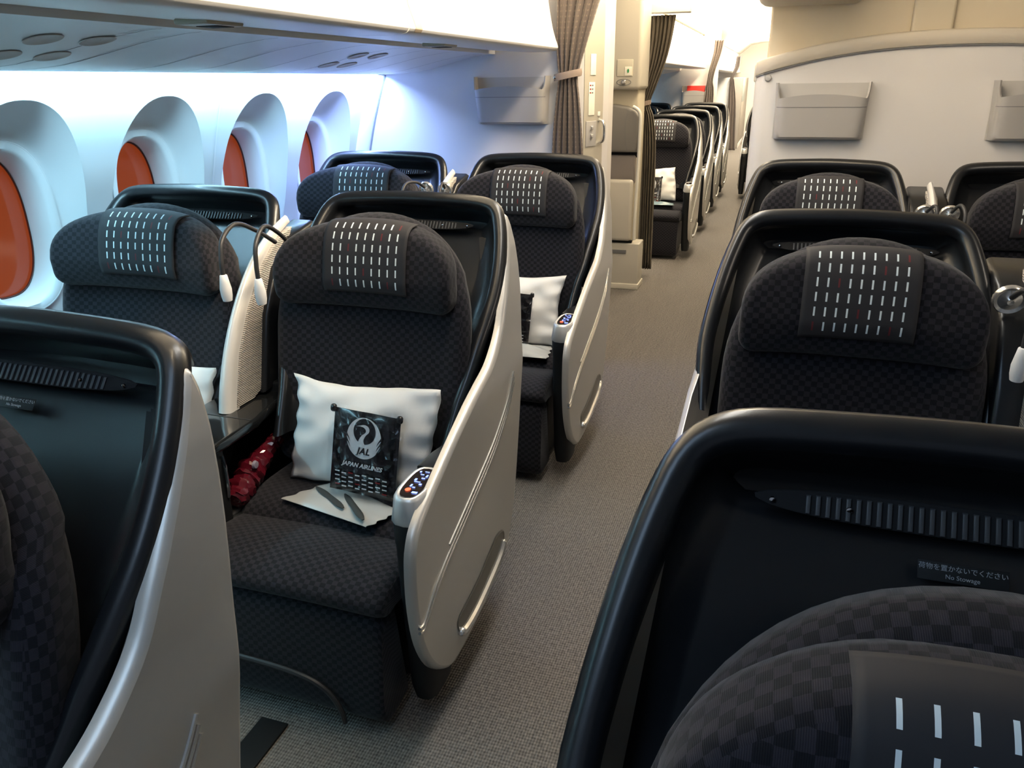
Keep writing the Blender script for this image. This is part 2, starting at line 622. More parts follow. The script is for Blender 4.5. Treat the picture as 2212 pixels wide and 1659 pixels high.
def build_left_wall():
    cen = [0.05, 0.60, 1.155, 1.69, 2.245, 2.795, 3.335]
    edges = [cen[0] - 0.256] + [(a + b) / 2 for a, b in zip(cen, cen[1:])] + [BULK_Y]
    n = 72
    bw = B()
    ZC_O, A_O, ZT, ZB = 0.955, 0.226, 1.312, 0.56       # opening of the deep reveal
    ZC_I, A_I, ZTI, ZBI = 0.955, 0.120, 1.165, 0.745     # window frame opening

    def sup(a, ht, hb, th, e=2.25):
        c, s = math.cos(th), math.sin(th)
        x = a * math.copysign(abs(c) ** (2 / e), c)
        h = ht if s > 0 else hb
        return x, h * math.copysign(abs(s) ** (2 / e), s)
    zlo, zhi = 0.42, 1.375
    wins = []
    for ci, yc in enumerate(cen):
        y0, y1 = edges[ci], edges[ci + 1]
        rect = []
        out = []
        for k in range(n):
            th = 2 * PI * k / n
            ox, oz = sup(A_O, ZT - ZC_O, ZC_O - ZB, th)
            out.append((yc + ox, ZC_O + oz))
            c, s = math.cos(th), math.sin(th)
            hx1, hx0, hz1, hz0 = y1 - yc, yc - y0, zhi - ZC_O, ZC_O - zlo
            tt = min((hx1 if c > 0 else hx0) / max(abs(c), 1e-6), (hz1 if s > 0 else hz0) / max(abs(s), 1e-6))
            rect.append((yc + c * tt, ZC_O + s * tt))
        # snap nearest samples to the corners
        for cy, cz in ((y1, zhi), (y0, zhi), (y0, zlo), (y1, zlo)):
            k = min(range(n), key=lambda i: (rect[i][0] - cy) ** 2 + (rect[i][1] - cz) ** 2)
            rect[k] = (cy, cz)
        rg = []
        for q in range(9):
            f = q / 8
            rg.append([(wall_x(r[1] * (1 - f) + o[1] * f), r[0] * (1 - f) + o[0] * f, r[1] * (1 - f) + o[1] * f) for r, o in zip(rect, out)])
        # scoop from the wall to the frame
        XG = -2.140
        fr = []
        for k in range(n):
            th = 2 * PI * k / n
            ix, iz = sup(A_I + 0.040, ZTI - ZC_I + 0.038, ZC_I - ZBI + 0.038, th, 2.6)
            fr.append((yc + ix, ZC_I + iz))
        for q in range(1, 11):
            f = q / 10
            ring = []
            for o, i_ in zip(out, fr):
                y = o[0] * (1 - f) + i_[0] * f
                z = o[1] * (1 - f) + i_[1] * f
                x0, x1 = wall_x(o[1]), XG + 0.035
                g = math.sin(f * PI / 2) ** 1.0
                ring.append((x0 * (1 - g) + x1 * g - 0.0 * f, y, z))
            rg.append(ring)
        bw.rings(rg, True)
        wins.append((yc, fr))
    # strips above and below the window band
    ya, yb = edges[0], BULK_Y
    ys = [ya + (yb - ya) * i / 24 for i in range(25)]
    for zz in ([1.375, 1.40, 1.45, 1.55, 1.65, 1.75], [0.42, 0.3, 0.15, 0.0]):
        bw.rings([[(wall_x(z), y, z) for y in ys] for z in zz], False)
    wl = struct(bw.obj('wall_left', WALL, None, True, 32))
    # window frames and panes
    for i, (yc, fr) in enumerate(wins):
        g = B()
        XG = -2.140
        i1 = [(yc + a * 1.0, b) for a, b in [sup(A_I + 0.022, ZTI - ZC_I + 0.018, ZC_I - ZBI + 0.018, 2 * PI * k / n, 2.6) for k in range(n)]]
        i1 = [(a, ZC_I + b) for a, b in i1]
        i2 = [(yc + a, ZC_I + b) for a, b in [sup(A_I, ZTI - ZC_I, ZC_I - ZBI, 2 * PI * k / n, 2.6) for k in range(n)]]
        g.rings([[(XG + 0.035, p[0], p[1]) for p in fr], [(XG + 0.041, a * 0.94 + c * 0.06, b * 0.94 + d * 0.06) for (a, b), (c, d) in zip(fr, i1)],
                 [(XG + 0.041, *p) for p in i1], [(XG + 0.03, a * .5 + c * .5, b * .5 + d * .5) for (a, b), (c, d) in zip(i1, i2)],
                 [(XG - 0.02, *p) for p in i2], [(XG - 0.052, *p) for p in i2]])
        w = struct(g.obj('window_%d' % (i + 1), WALL, None, True, 50))
        lp = B()
        lp.tube([(XG + 0.039, q[0], q[1]) for q in fr] + [(XG + 0.039, *fr[0])], 0.0028, 6, False)
        lp.obj('frame_lip', WALL, w)
        p = B()
        p.add([(XG - 0.048, *q) for q in i2], [tuple(range(n))])
        gp = p.obj('window_pane', GLASS, w, False)
        gp['label'] = 'orange dimmed glass pane'
        s = B()
        s.rings([[(XG - 0.042 + 0.004 * math.cos(a), yc + (q[0] - yc) * (0.985 - 0.012 * math.sin(a)), ZC_I + (q[1] - ZC_I) * (0.985 - 0.012 * math.sin(a))) for q in i2] for a in [2 * PI * j / 8 for j in range(9)]])
        s.obj('window_seal', mat('dark_red_seal', (0.07, 0.012, 0.006), 0.5), w)
    # panel joints
    for yj in (edges[5], edges[3], edges[1]):
        j = B()
        zs = [0.1 + 1.27 * k / 20 for k in range(21)]
        j.rings([[(wall_x(z) + 0.0015, yj + d, z) for z in zs] for d in (-0.003, 0.003)], False)
        struct(j.obj('trim_%d' % (1 + [edges[5], edges[3], edges[1]].index(yj)), WHT, None, False))


build_left_wall()

# floor
fl = B()
fl.add([(-2.2, -1.6, 0), (3.6, -1.6, 0), (3.6, 20, 0), (-2.2, 20, 0)], [(0, 1, 2, 3)])
struct(fl.obj('floor', CARPET, None, False))
# seat tracks covers on the floor under the left seats
for i, x in enumerate((-0.945,)):
    tb = B().box(x - 0.035, x + 0.035, -1.2, 1.10, 0.0, 0.006, 0.002)
    struct(tb.obj('trim_%d' % (5 + i), BLKM))


def extrude_y(prof, y0, y1, ny=1, close=False):
    b = B()
    b.rings([[(x, y0 + (y1 - y0) * k / ny, z) for x, z in prof] for k in range(ny + 1)], close)
    return b


# left overhead stowage: under-panel (service panel), and bins
UP = [(-1.893, 1.390), (-1.885, 1.3835), (-1.84, 1.384), (-1.75, 1.387), (-1.66, 1.396), (-1.55, 1.420), (-1.45, 1.443), (-1.35, 1.458), (-1.295, 1.462)]
psu = empty('service_panel', (-1.6, 1.2, 1.42), 'pale curved service panel above the window seats, under the overhead bins', 'ceiling panel')


def rel(parent):
    p = parent.location
    return lambda v: Vector(v) - p


upo = extrude_y(sm([(a, b) for a, b in UP], 4), -1.6, BULK_Y, 12)
upo.obj('curved_panel', WALL, psu, True, 40, T=rel(psu))
lip = B().box(-1.897, -1.889, -1.6, BULK_Y, 1.380, 1.398, 0.002)
lip.obj('light_valance', mat('blue_grey_edge', (0.15, 0.16, 0.30), 0.5), psu, T=rel(psu))


def up_z(x):
    return interp(sorted(UP), x)


def disc_on_panel(x, y, r, parent, m, name):
    b = B()
    n = 28
    rings = []
    for k, (rr, dz) in enumerate(((1.0, 0.0), (0.97, -0.0012), (0.85, -0.0014), (0.78, -0.0006))):
        rings.append([(x + r * rr * math.cos(2 * PI * j / n), y + r * rr * math.sin(2 * PI * j / n), up_z(x + r * rr * math.cos(2 * PI * j / n)) - 0.0015 + dz) for j in range(n)])
    b.rings(rings, True, False, True)
    return b.obj(name, m, parent, True, 30, T=rel(psu))


SPK = mat('service_disc_grey', (0.46, 0.41, 0.37), 0.6)
for yy in (1.36, 2.70):
    for (dx, dy) in ((-1.60, 0.0), (-1.595, 0.125), (-1.475, 0.0), (-1.465, 0.135)):
        disc_on_panel(dx, yy + dy, 0.040, psu, SPK, 'reading_light')
for yy in (0.62, 0.80, 1.42, 1.55, 1.86, 2.1, 2.36, 2.62, 2.86, 3.1, 3.4):
    s = B()
    xs = [-1.88 + 0.57 * k / 14 for k in range(15)]
    s.rings([[(x, yy + d + 0.18 * (x + 1.88), up_z(x) - 0.0016) for x in xs] for d in (-0.0022, 0.0022)], False)
    so = s.obj('panel_seam', SEAM, psu, False, T=rel(psu))

# bins: bottom curved from the inner edge to the lower lip, bright fronts above
BP = sm([(-1.30, 1.480), (-1.28, 1.476), (-1.20, 1.470), (-1.10, 1.464), (-1.02, 1.463), (-0.985, 1.466), (-0.972, 1.476), (-0.972, 1.49), (-0.995, 1.56), (-1.02, 1.70), (-1.035, 1.86)], 4)
BINY = [-1.6, 0.62, 2.07, 3.605]
for i in range(3):
    y0, y1 = BINY[i] + 0.003, BINY[i + 1] - 0.003
    e = empty('overhead_bin', (-1.2, (y0 + y1) / 2, 1.47),
              ['white overhead bin nearest the camera, above the cyan windows', 'white overhead bin over the middle windows, between its two neighbours',
               'white overhead bin ending at the tied curtain by the bulkhead'][i], 'overhead bin', 'overhead bins along the left side')
    b = extrude_y(BP, y0, y1, 4)
    # end walls
    for yy, rv in ((y0, True), (y1, False)):
        pts = [(p[0], yy, p[1]) for p in BP] + [(-1.5, yy, 1.86), (-1.5, yy, 1.512)]
        b.add(pts, [tuple(reversed(range(len(pts)))) if rv else tuple(range(len(pts)))])
    b.obj('bin_body', BIN, e, True, 40, T=rel(e))
    # latch on the underside and a strap hinge mark
    yl = (0.35, 1.49, 2.71)[i]
    l = B().box(-1.20, -1.115, yl - 0.06, yl + 0.06, 1.458, 1.470, 0.005)
    l.obj('bin_latch', mat('latch_beige', (0.42, 0.38, 0.30), 0.45), e, T=rel(e))
    l = B().box(-1.185, -1.13, yl - 0.01, yl + 0.045, 1.4565, 1.459, 0.001)
    l.obj('latch_opening_shade', DARK, e, T=rel(e))  # near-black slab painting the shade of the latch opening
    if i:
        g = B().rings([[(p[0] + 0.0012, y0 + 0.035 + d, p[1] - 0.0006) for p in BP[22:]] for d in (0, 0.045)], False)
        g.obj('bin_hinge_strip', mat('strip_tan', (0.45, 0.36, 0.25), 0.5), e, T=rel(e))

# inner soffit between service panel and bins
sf = extrude_y([(-1.295, 1.462), (-1.297, 1.52)], -1.6, BULK_Y, 2)
struct(sf.obj('trim_6', WALL, None, False))

# bins continuing along the far cabin
farY = [5.75, 7.0, 8.25, 9.5, 10.9, 13.0, 15.2, 17.5, 19.8]
farY0 = [5.75, 7.0, 8.25, 9.5, 11.18, 13.0, 15.2, 17.5]
for i in range(8):
    y0, y1 = farY0[i] + 0.003, farY[i + 1] - 0.003
    e = empty('overhead_bin', (-1.2, (y0 + y1) / 2, 1.47),
              ['bright overhead bin just past the dark tied-back curtain, first of the far cabin', 'second bright overhead bin of the far cabin',
               'third bright overhead bin of the far cabin', 'fourth bright overhead bin of the far cabin, ending at the far tan curtain', 'glaring overhead bin just beyond the far tan curtain', 'glaring overhead bin, second beyond the far tan curtain', 'glaring overhead bin, third beyond the far tan curtain', 'glaring overhead bin, last one down the aisle'][i], 'overhead bin', 'overhead bins of the far cabin')
    b = extrude_y(BP, y0, y1, 2)
    for yy, rv in ((y0, True), (y1, False)):
        pts = [(p[0], yy, p[1]) for p in BP] + [(-1.5, yy, 1.86), (-1.5, yy, 1.512)]
        b.add(pts, [tuple(reversed(range(len(pts)))) if rv else tuple(range(len(pts)))])
    b.obj('bin_body', BIN, e, True, 40, T=rel(e))
fp = extrude_y([(-2.1, 1.33), (-1.9, 1.34), (-1.6, 1.40), (-1.3, 1.45), (-1.29, 1.53)], 5.75, 11.0, 2)
struct(fp.obj('trim_7', BULK, None, True))
fw = extrude_y([(-1.93, 1.40), (-2.0, 1.15), (-2.09, .8), (-2.12, .3), (-2.12, 0)], 5.2, 11.0, 2)
struct(fw.obj('wall_far_left', WALL, None, True))
area('wash_light', (-1.85, 8.4, 1.30), (-2.02, 8.4, 1.0), 5.0, 0.03, 14, (0.30, 0.66, 1.0))

# ceiling
ce = extrude_y([(-1.035, 1.87), (-0.95, 1.93), (-0.80, 2.06), (-0.55, 2.10), (3.4, 2.10)], -1.6, 20, 4)
struct(ce.obj('ceiling', BIN, None, True, 30))
# dark seam where bins meet the ceiling
cs = B().box(-1.04, -1.025, 3.9, 11.0, 1.862, 1.874)
struct(cs.obj('trim_8', mat('seam_brown', (0.12, 0.06, 0.02), 0.7), None, False))
# side and end walls that close the cabin
rw = B().add([(3.4, -1.6, 0), (3.4, 20, 0), (3.4, 20, 2.1), (3.4, -1.6, 2.1)], [(0, 1, 2, 3)])
struct(rw.obj('wall_right', WALL, None, False))
ew = B().box(-2.2, 3.4, 20, 20.1, 0, 2.1)
struct(ew.obj('wall_end', BULK, None, False))

# ------------------------------------------------------------------ left bulkhead with its aisle-side door panel
foot = [(-2.16, BULK_Y), (-0.905, BULK_Y), (-0.873, BULK_Y + 0.012), (-0.80, 3.85), (-0.79, 3.875), (-0.79, 3.98), (-0.82, 4.0), (-2.16, 4.0)]
b = B()
b.rings([[(x, y, z) for x, y in foot] for z in (0.0, 2.1)], True, True, True)
struct(b.obj('wall_bulkhead_left', BULK, None, True, 20))
# light trim strip where the bulkhead meets the side wall
t_ = B()
zs = [0.3 + 1.08 * k / 16 for k in range(17)]
t_.rings([[(wall_x(z) + dx, BULK_Y - dy, z) for z in zs] for dx, dy in ((0.0, 0.055), (0.014, 0.052), (0.05, 0.012), (0.052, -0.001))], False)
struct(t_.obj('trim_9', WHT, None, True, 50))
t_ = B()
t_.rings([[(wall_x(z) + dx, BULK_Y - dy, z) for z in zs] for dx, dy in ((0.053, 0.0035), (0.060, 0.0035))], False)
struct(t_.obj('trim_10', SEAM, None, False))


def pocket(name, x0, x1, z0, z1, yw, label, group, depth=0.09):
    """moulded literature pocket hung on a bulkhead facing -y"""
    e = empty(name, ((x0 + x1) / 2, yw, z0), label, 'magazine pocket', group)
    w = x1 - x0
    h = z1 - z0
    b = B()
    n = 26

    def lip_z(u):   # top edge of the front: raised at the ends, bowed up in the middle
        c = abs(u)
        if c > 0.955:
            return h * 0.985
        if c > 0.90:
            return h * (0.715 + 0.27 * (1 - math.sqrt(max(0, 1 - ((c - 0.90) / 0.055) ** 2))))
        return h * (0.715 + 0.07 * (1 - (c / 0.90) ** 2))
    us = sorted([-1 + 2 * k / 60 for k in range(61)] + [s_ * v for s_ in (-1, 1) for v in (0.91, 0.925, 0.935, 0.945, 0.95, 0.955, 0.975, 0.99)])
    zf = [0, .02, .06, .15, .35, .55, .80, 1.0]

    def fr(u, f, t):
        # u -1..1 across, f 0..1 up to the lip, t thickness
        ease = (1 - abs(u) ** 12) ** 0.5 if abs(u) < 1 else 0
        tap = 0.93 + 0.07 * f
        bot = min(1, (f / 0.06)) if f < 0.06 else 1
        d = (depth - t) * ease * (0.72 + 0.28 * f) * (0.75 + 0.25 * bot)
        z = lip_z(u) * f
        return ((u * (w / 2 - t) * tap), -max(d, 0.001), z + (t if f == 0 else 0))
    b.rings([[fr(u, f, 0) for u in us] for f in zf] + [[fr(u, f, 0.006) for u in us] for f in reversed(zf)], False)
    b.rings([[(u * w / 2 * 0.93, 0, 0) for u in us], [fr(u, 0, 0) for u in us]], False)
    b.obj('pocket_front', GREYP, e, True, 45)
    k = B()
    k.rings([[(u * (w / 2) * 0.97, -0.004, h * f) for u in us] for f in (0, 0.5, 0.97)], False)
    k.obj('pocket_back', POCKB, e, False)
    s = B()
    s.rings([[(p[0], p[1] - 0.0008, p[2] + dz) for p in [fr(u, 0.76, 0) for u in us[4:-4]] for dz in [dd]] for dd in (-0.0012, 0.0012)], False)
    # straight crease line across the front
    s = B()
    pts = []
    for dd in (-0.0012, 0.0012):
        row = []
        for u in us[3:-3]:
            f = (h * 0.565 + dd) / lip_z(u)
            p = fr(u, f, 0)
            row.append((p[0], p[1] - 0.0008, p[2]))
        pts.append(row)
    s.rings(pts, False)
    s.obj('crease_line', SEAM, e, False)
    return e


pocket('magazine_pocket', -1.39, -1.025, 1.155, 1.368, BULK_Y, 'grey moulded magazine pocket on the blue-lit left bulkhead', 'magazine pockets on the bulkheads')

# fittings on the slanted door panel, laid out in its own frame: x along the panel, y up
dp = frame((-0.873, BULK_Y + 0.012, 0), (0.073, 0.158, 0), (0, 0, 1))
_d = B()
slab(_d, [(0.004, 0.0), (0.150, 0.0), (0.150, 2.08), (0.004, 2.08)], lambda u, v, d: dp @ Vector((u, v, d)), 0.0, 0.004, 0.0015)
struct(_d.obj('door_1', mat('door_cream', (0.40, 0.37, 0.30), 0.45)))
dp = frame(dp @ Vector((0, 0, 0.004)), (0.073, 0.158, 0), (0, 0, 1))


def on_panel(name, u0, u1, z0, z1, th, m, label, cat, r=0.002, parent=None):
    b = B()
    slab(b, [(u0, z0), (u1, z0), (u1, z1), (u0, z1)], lambda u, v, d: dp @ Vector((u, v, d)), 0.0, th, r)
    o = b.obj(name, m, parent, True, 40)
    if parent is None:
        tag(o, label, cat)
    return o


on_panel('placard', 0.045, 0.085, 1.365, 1.455, 0.003, IVORY, 'small blank ivory placard high on the beige door panel by the curtain', 'sign')
pl = on_panel('safety_placard', 0.035, 0.080, 1.19, 1.335, 0.003, IVORY, 'tall ivory placard with small red and grey marks on the beige door panel', 'sign')
for k, (mm, du) in enumerate(((REDP, 0.0), (SEAM, 0.016), (REDP, 0.0), (SEAM, 0.016), (REDP, 0.0), (SEAM, 0.016))):
    z = 1.318 - 0.016 * (k // 2)
    on_panel('placard_mark', 0.040 + du, 0.050 + du, z, z + 0.006, 0.004, mm, '', '', 0.0005, pl)
hp = on_panel('door_latch_plate', 0.018, 0.095, 1.05, 1.165, 0.004, GREYP, 'grey square latch plate with two chrome buttons on the beige door panel', 'latch')
for z in (1.125, 1.088):
    on_panel('latch_button', 0.045, 0.062, z, z + 0.018, 0.014, CHR, '', '', 0.004, hp)
hb = B()
hb.tube(sm([dp @ Vector((0.115, 1.06, 0.0)), dp @ Vector((0.118, 1.075, 0.028)), dp @ Vector((0.120, 1.115, 0.032)), dp @ Vector((0.118, 1.155, 0.028)), dp @ Vector((0.115, 1.17, 0.0))], 5), 0.007)
tag(hb.obj('grab_handle', CHR), 'slim vertical chrome grab handle beside the grey latch plate', 'handle')
on_panel('small_switch', 0.105, 0.125, 1.185, 1.205, 0.004, IVORY, 'tiny square ivory switch above the chrome grab handle', 'switch')
fb = B()
slab(fb, [(0.10, 0.0), (0.185, 0.0), (0.125, 0.17), (0.105, 0.20)], lambda u, v, d: dp @ Vector((u, v, d)), 0.0, 0.03, 0.004)
tag(fb.obj('floor_bracket', BEIGE), 'beige triangular floor bracket at the foot of the door panel by the aisle', 'bracket')

# ------------------------------------------------------------------ curtains
def curtain(name, y, rows, folds, amp, label, seed=1, header=None, cat='curtain', m=CURT):
    """rows: (z, x_left, x_right); pleated cloth hanging in the plane y"""
    rnd = random.Random(seed)
    rows = sorted(rows, reverse=True)
    zl = sm([Vector((a, b, c)) for a, b, c in rows], 6)
    nu = folds * 8
    b = B()
    for side in (0,):
        rg = []
        uv = []
        for i, r in enumerate(zl):
            w = r.z - r.y
            row = []
            for j in range(nu + 1):
                u = j / nu
                ph = 2 * PI * folds * u
                a = amp * (0.7 + 0.3 * math.sin(3.1 * u * PI + seed))
                # squeezed cloth: deep narrow folds
                row.append((r.y + w * u + 0.10 * w / folds * math.sin(2 * ph), y + a * math.sin(ph + 0.6 * math.sin(r.x * 4)), r.x))
                uv.append((u * 0.42, r.x))
            rg.append(row)
        b.rings(rg, False, uv=uv)
    e = empty(name, (0, 0, 0), label, cat)
    cx = sum(p.y + p.z for p in zl) / len(zl) / 2
    e.location = (cx, y, rows[-1][0])
    o = b.obj('curtain_cloth', m, e, True, 60, T=rel(e), uv=True)
    md = o.modifiers.new('thick', 'SOLIDIFY')
    md.thickness = 0.0035
    md.offset = 0
    return e


c1 = curtain('tied_curtain', BULK_Y - 0.048, [(2.06, -0.985, -0.66), (1.85, -0.985, -0.73), (1.66, -0.983, -0.795), (1.50, -0.985, -0.845), (1.40, -0.976, -0.875), (1.355, -0.972, -0.885),
                                  (1.25, -0.985, -0.872), (1.1, -0.998, -0.858), (0.9, -1.005, -0.85), (0.5, -1.01, -0.85), (0.04, -1.01, -0.85)], 5, 0.017,
             'tan spotted curtain tied back against the left bulkhead, nearest of the curtains', 3)


def tieback(e, x0, x1, y, z, d, h=0.03):
    b = B()
    pts = []
    n = 28
    for k in range(n):
        a = 2 * PI * k / n
        pts.append(((x0 + x1) / 2 + (x1 - x0) / 2 * math.cos(a), y + d * math.sin(a), z + 0.012 * math.cos(a)))
    b.rings([[(p[0], p[1], p[2] - h / 2) for p in pts], [((p[0] - (x0 + x1) / 2) * 1.04 + (x0 + x1) / 2, (p[1] - y) * 1.05 + y, p[2]) for p in pts], [(p[0], p[1], p[2] + h / 2) for p in pts]], True)
    b.obj('tieback', mat('tieback_cloth', (0.26, 0.20, 0.16), 0.7), e, True, 60, T=rel(e))
    k = B()
    k.lathe([(0.0005, 0.006), (0.006, 0.005), (0.008, 0.0)], Matrix.Translation((x0 + 0.012, y - d - 0.001, z - 0.01)) @ Matrix.Rotation(PI / 2, 4, 'X'), 12)
    k.obj('snap_button', CHR, e, T=rel(e))


tieback(c1, -0.995, -0.868, BULK_Y - 0.048, 1.366, 0.034)
c2 = curtain('tied_curtain', 5.60, [(1.735, -0.875, -0.715), (1.60, -0.878, -0.732), (1.45, -0.89, -0.765), (1.30, -0.915, -0.82), (1.19, -0.925, -0.855), (1.1, -0.915, -0.825),
                                    (0.9, -0.905, -0.80), (0.5, -0.897, -0.795), (0.05, -0.893, -0.79)], 6, 0.028,
             'dark olive-brown curtain tied beside the crew seat, before the far cabin', 8)
c2.children[0].data.materials[0] = mat('curtain_dark', (0.12, 0.102, 0.078), 0.8)
tieback(c2, -0.945, -0.85, 5.60, 1.19, 0.034)
rail = B().box(-0.89, -0.62, 5.55, 5.65, 1.745, 1.80, 0.006)
tag(rail.obj('curtain_rail', WALL), 'short white header rail carrying the dark curtain by the crew seat', 'curtain rail')
c3 = curtain('tied_curtain', 10.9, [(1.80, -0.885, -0.765), (1.65, -0.89, -0.79), (1.45, -0.93, -0.85), (1.32, -0.945, -0.87), (1.2, -0.955, -0.85), (0.9, -0.965, -0.845), (0.02, -0.965, -0.845)], 4, 0.02,
             'tan curtain hanging over the last visible far seat, beside the far pocket', 5)
c4 = curtain('tied_curtain', 16.4, [(1.74, -0.905, -0.83), (1.55, -0.925, -0.845), (1.37, -0.99, -0.925), (1.29, -1.0, -0.91), (0.9, -0.995, -0.845), (0.4, -0.975, -0.81), (0.03, -0.965, -0.79)], 3, 0.02,
             'tan curtain hanging full height, farthest down the aisle', 6)

# ------------------------------------------------------------------ crew seat monument
def crew_station():
    e = empty('crew_seat_unit', (-1.05, 5.16, 0), 'beige crew seat unit with grey pads and a folded seat, facing the aisle', 'crew seat')
    T = rel(e)
    xl, xr = -1.55, -0.80
    B().box(xl, xr - 0.055, 5.16, 5.5, 1.285, 2.09, 0.025).obj('upper_cabinet', BEIGE, e, T=T)
    B().box(xl, xr - 0.075, 5.24, 5.5, 0.0, 1.29, 0.01).obj('back_panel', mat('crew_cream', (0.50, 0.45, 0.34), 0.5), e, T=T)
    lb = B().box(xl, xr - 0.015, 5.16, 5.34, 0.03, 0.315, 0.008)
    lb.obj('lower_box', BEIGE, e, T=T)
    B().box(xl, -0.90, 5.153, 5.162, 0.245, 0.27, 0.003).obj('handle_recess', SEAM, e, T=T)
    B().box(xl, -1.02, 5.155, 5.162, 0.12, 0.17, 0.001).obj('placard', IVORY, e, T=T)
    B().box(xl - .0, xr - 0.009, 5.15, 5.35, 0.0, 0.04, 0.006).obj('kick_plate', mat('kick_cream', (0.62, 0.58, 0.48), 0.4), e, T=T)
    # folded seat panel
    B().box(xl, -0.872, 5.13, 5.19, 0.335, 0.735, 0.022).obj('folded_seat', BEIGE, e, T=T)
    B().box(xl, -0.868, 5.17, 5.20, 0.318, 0.334, 0.002).obj('shadow_gap', DARK, e, T=T)  # solid dark box painting the shade under the folded seat
    # pads
    b = B()
    pts = [(xl, 0.905), (-0.866, 0.905), (-0.858, 0.93), (-0.858, 1.12), (-0.88, 1.155), (-0.93, 1.185), (-1.02, 1.20), (-1.15, 1.195), (xl, 1.15)]
    slab(b, pts, lambda u, v, d: Vector((u, d, v)), 5.25, 5.17, 0.018)
    h = b.obj('head_pad', GREYF, e, True, 50, T=T)
    b = B()
    zs = [0.91 + 0.25 * k / 12 for k in range(13)]
    b.rings([[(-0.925 + 0.018 * math.sin(PI * (z - .91) / .27) * -1 + d, 5.1685, z) for z in zs] for d in (0, 0.003)], False)
    b.obj('pad_seam', SEAM, e, False, T=T)
    B().box(xl, -0.872, 5.20, 5.25, 0.70, 0.885, 0.015).obj('back_pad', mat('crew_pad_taupe', (0.20, 0.175, 0.16), 0.7), e, T=T)  # warm grey, slightly lighter than the head pad
    B().box(-1.045, -1.04, 5.195, 5.205, 0.70, 0.885, 0.001).obj('pad_seam', SEAM, e, T=T)
    B().box(xl, -0.86, 5.22, 5.25, 0.87, 0.91, 0.002).obj('shadow_gap', DARK, e, T=T)  # dark box painted in as shade between the two pads
    t = B()
    t.tube(sm([(-0.895, 5.165, 1.185), (-0.862, 5.16, 1.165), (-0.846, 5.16, 1.13), (-0.844, 5.16, 1.05), (-0.844, 5.16, 0.9), (-0.848, 5.16, 0.7), (-0.852, 5.16, 0.5), (-0.852, 5.165, 0.34)], 5), 0.011, 10)
    t.obj('seat_frame', mat('frame_cream', (0.72, 0.70, 0.62), 0.35), e, T=T)
    # placard, green indicator and clasp on the cabinet
    B().box(-1.005, -0.905, 5.155, 5.161, 1.365, 1.462, 0.002).obj('placard', mat('pale_label', (0.60, 0.56, 0.45), 0.5), e, T=T)
    B().box(-0.955, -0.912, 5.152, 5.157, 1.368, 1.42, 0.001).obj('indicator', IVORY, e, T=T)
    b = B()
    b.lathe([(0.001, 0.0), (0.006, 0.0), (0.006, 0.003)], Matrix.Translation((-0.933, 5.152, 1.396)) @ Matrix.Scale(2, 4, (0, 0, 1)) @ Matrix.Rotation(PI / 2, 4, 'X'), 14)
    b.obj('green_mark', GREEN, e, T=T)
    b = B()
    pts = [( -0.958 + 0.045 * math.cos(a), 5.150, 1.33 + 0.018 * math.sin(a)) for a in [2 * PI * k / 24 for k in range(25)]]
    b.tube(pts, 0.0025, 6, False)
    b.obj('clasp_ring', SEAM, e, T=T)
    B().box(-0.972, -0.944, 5.135, 5.16, 1.32, 1.343, 0.006).obj('clasp', CHR, e, T=T)


crew_station()

# ------------------------------------------------------------------ right monument with bulkhead face
RY = 3.42


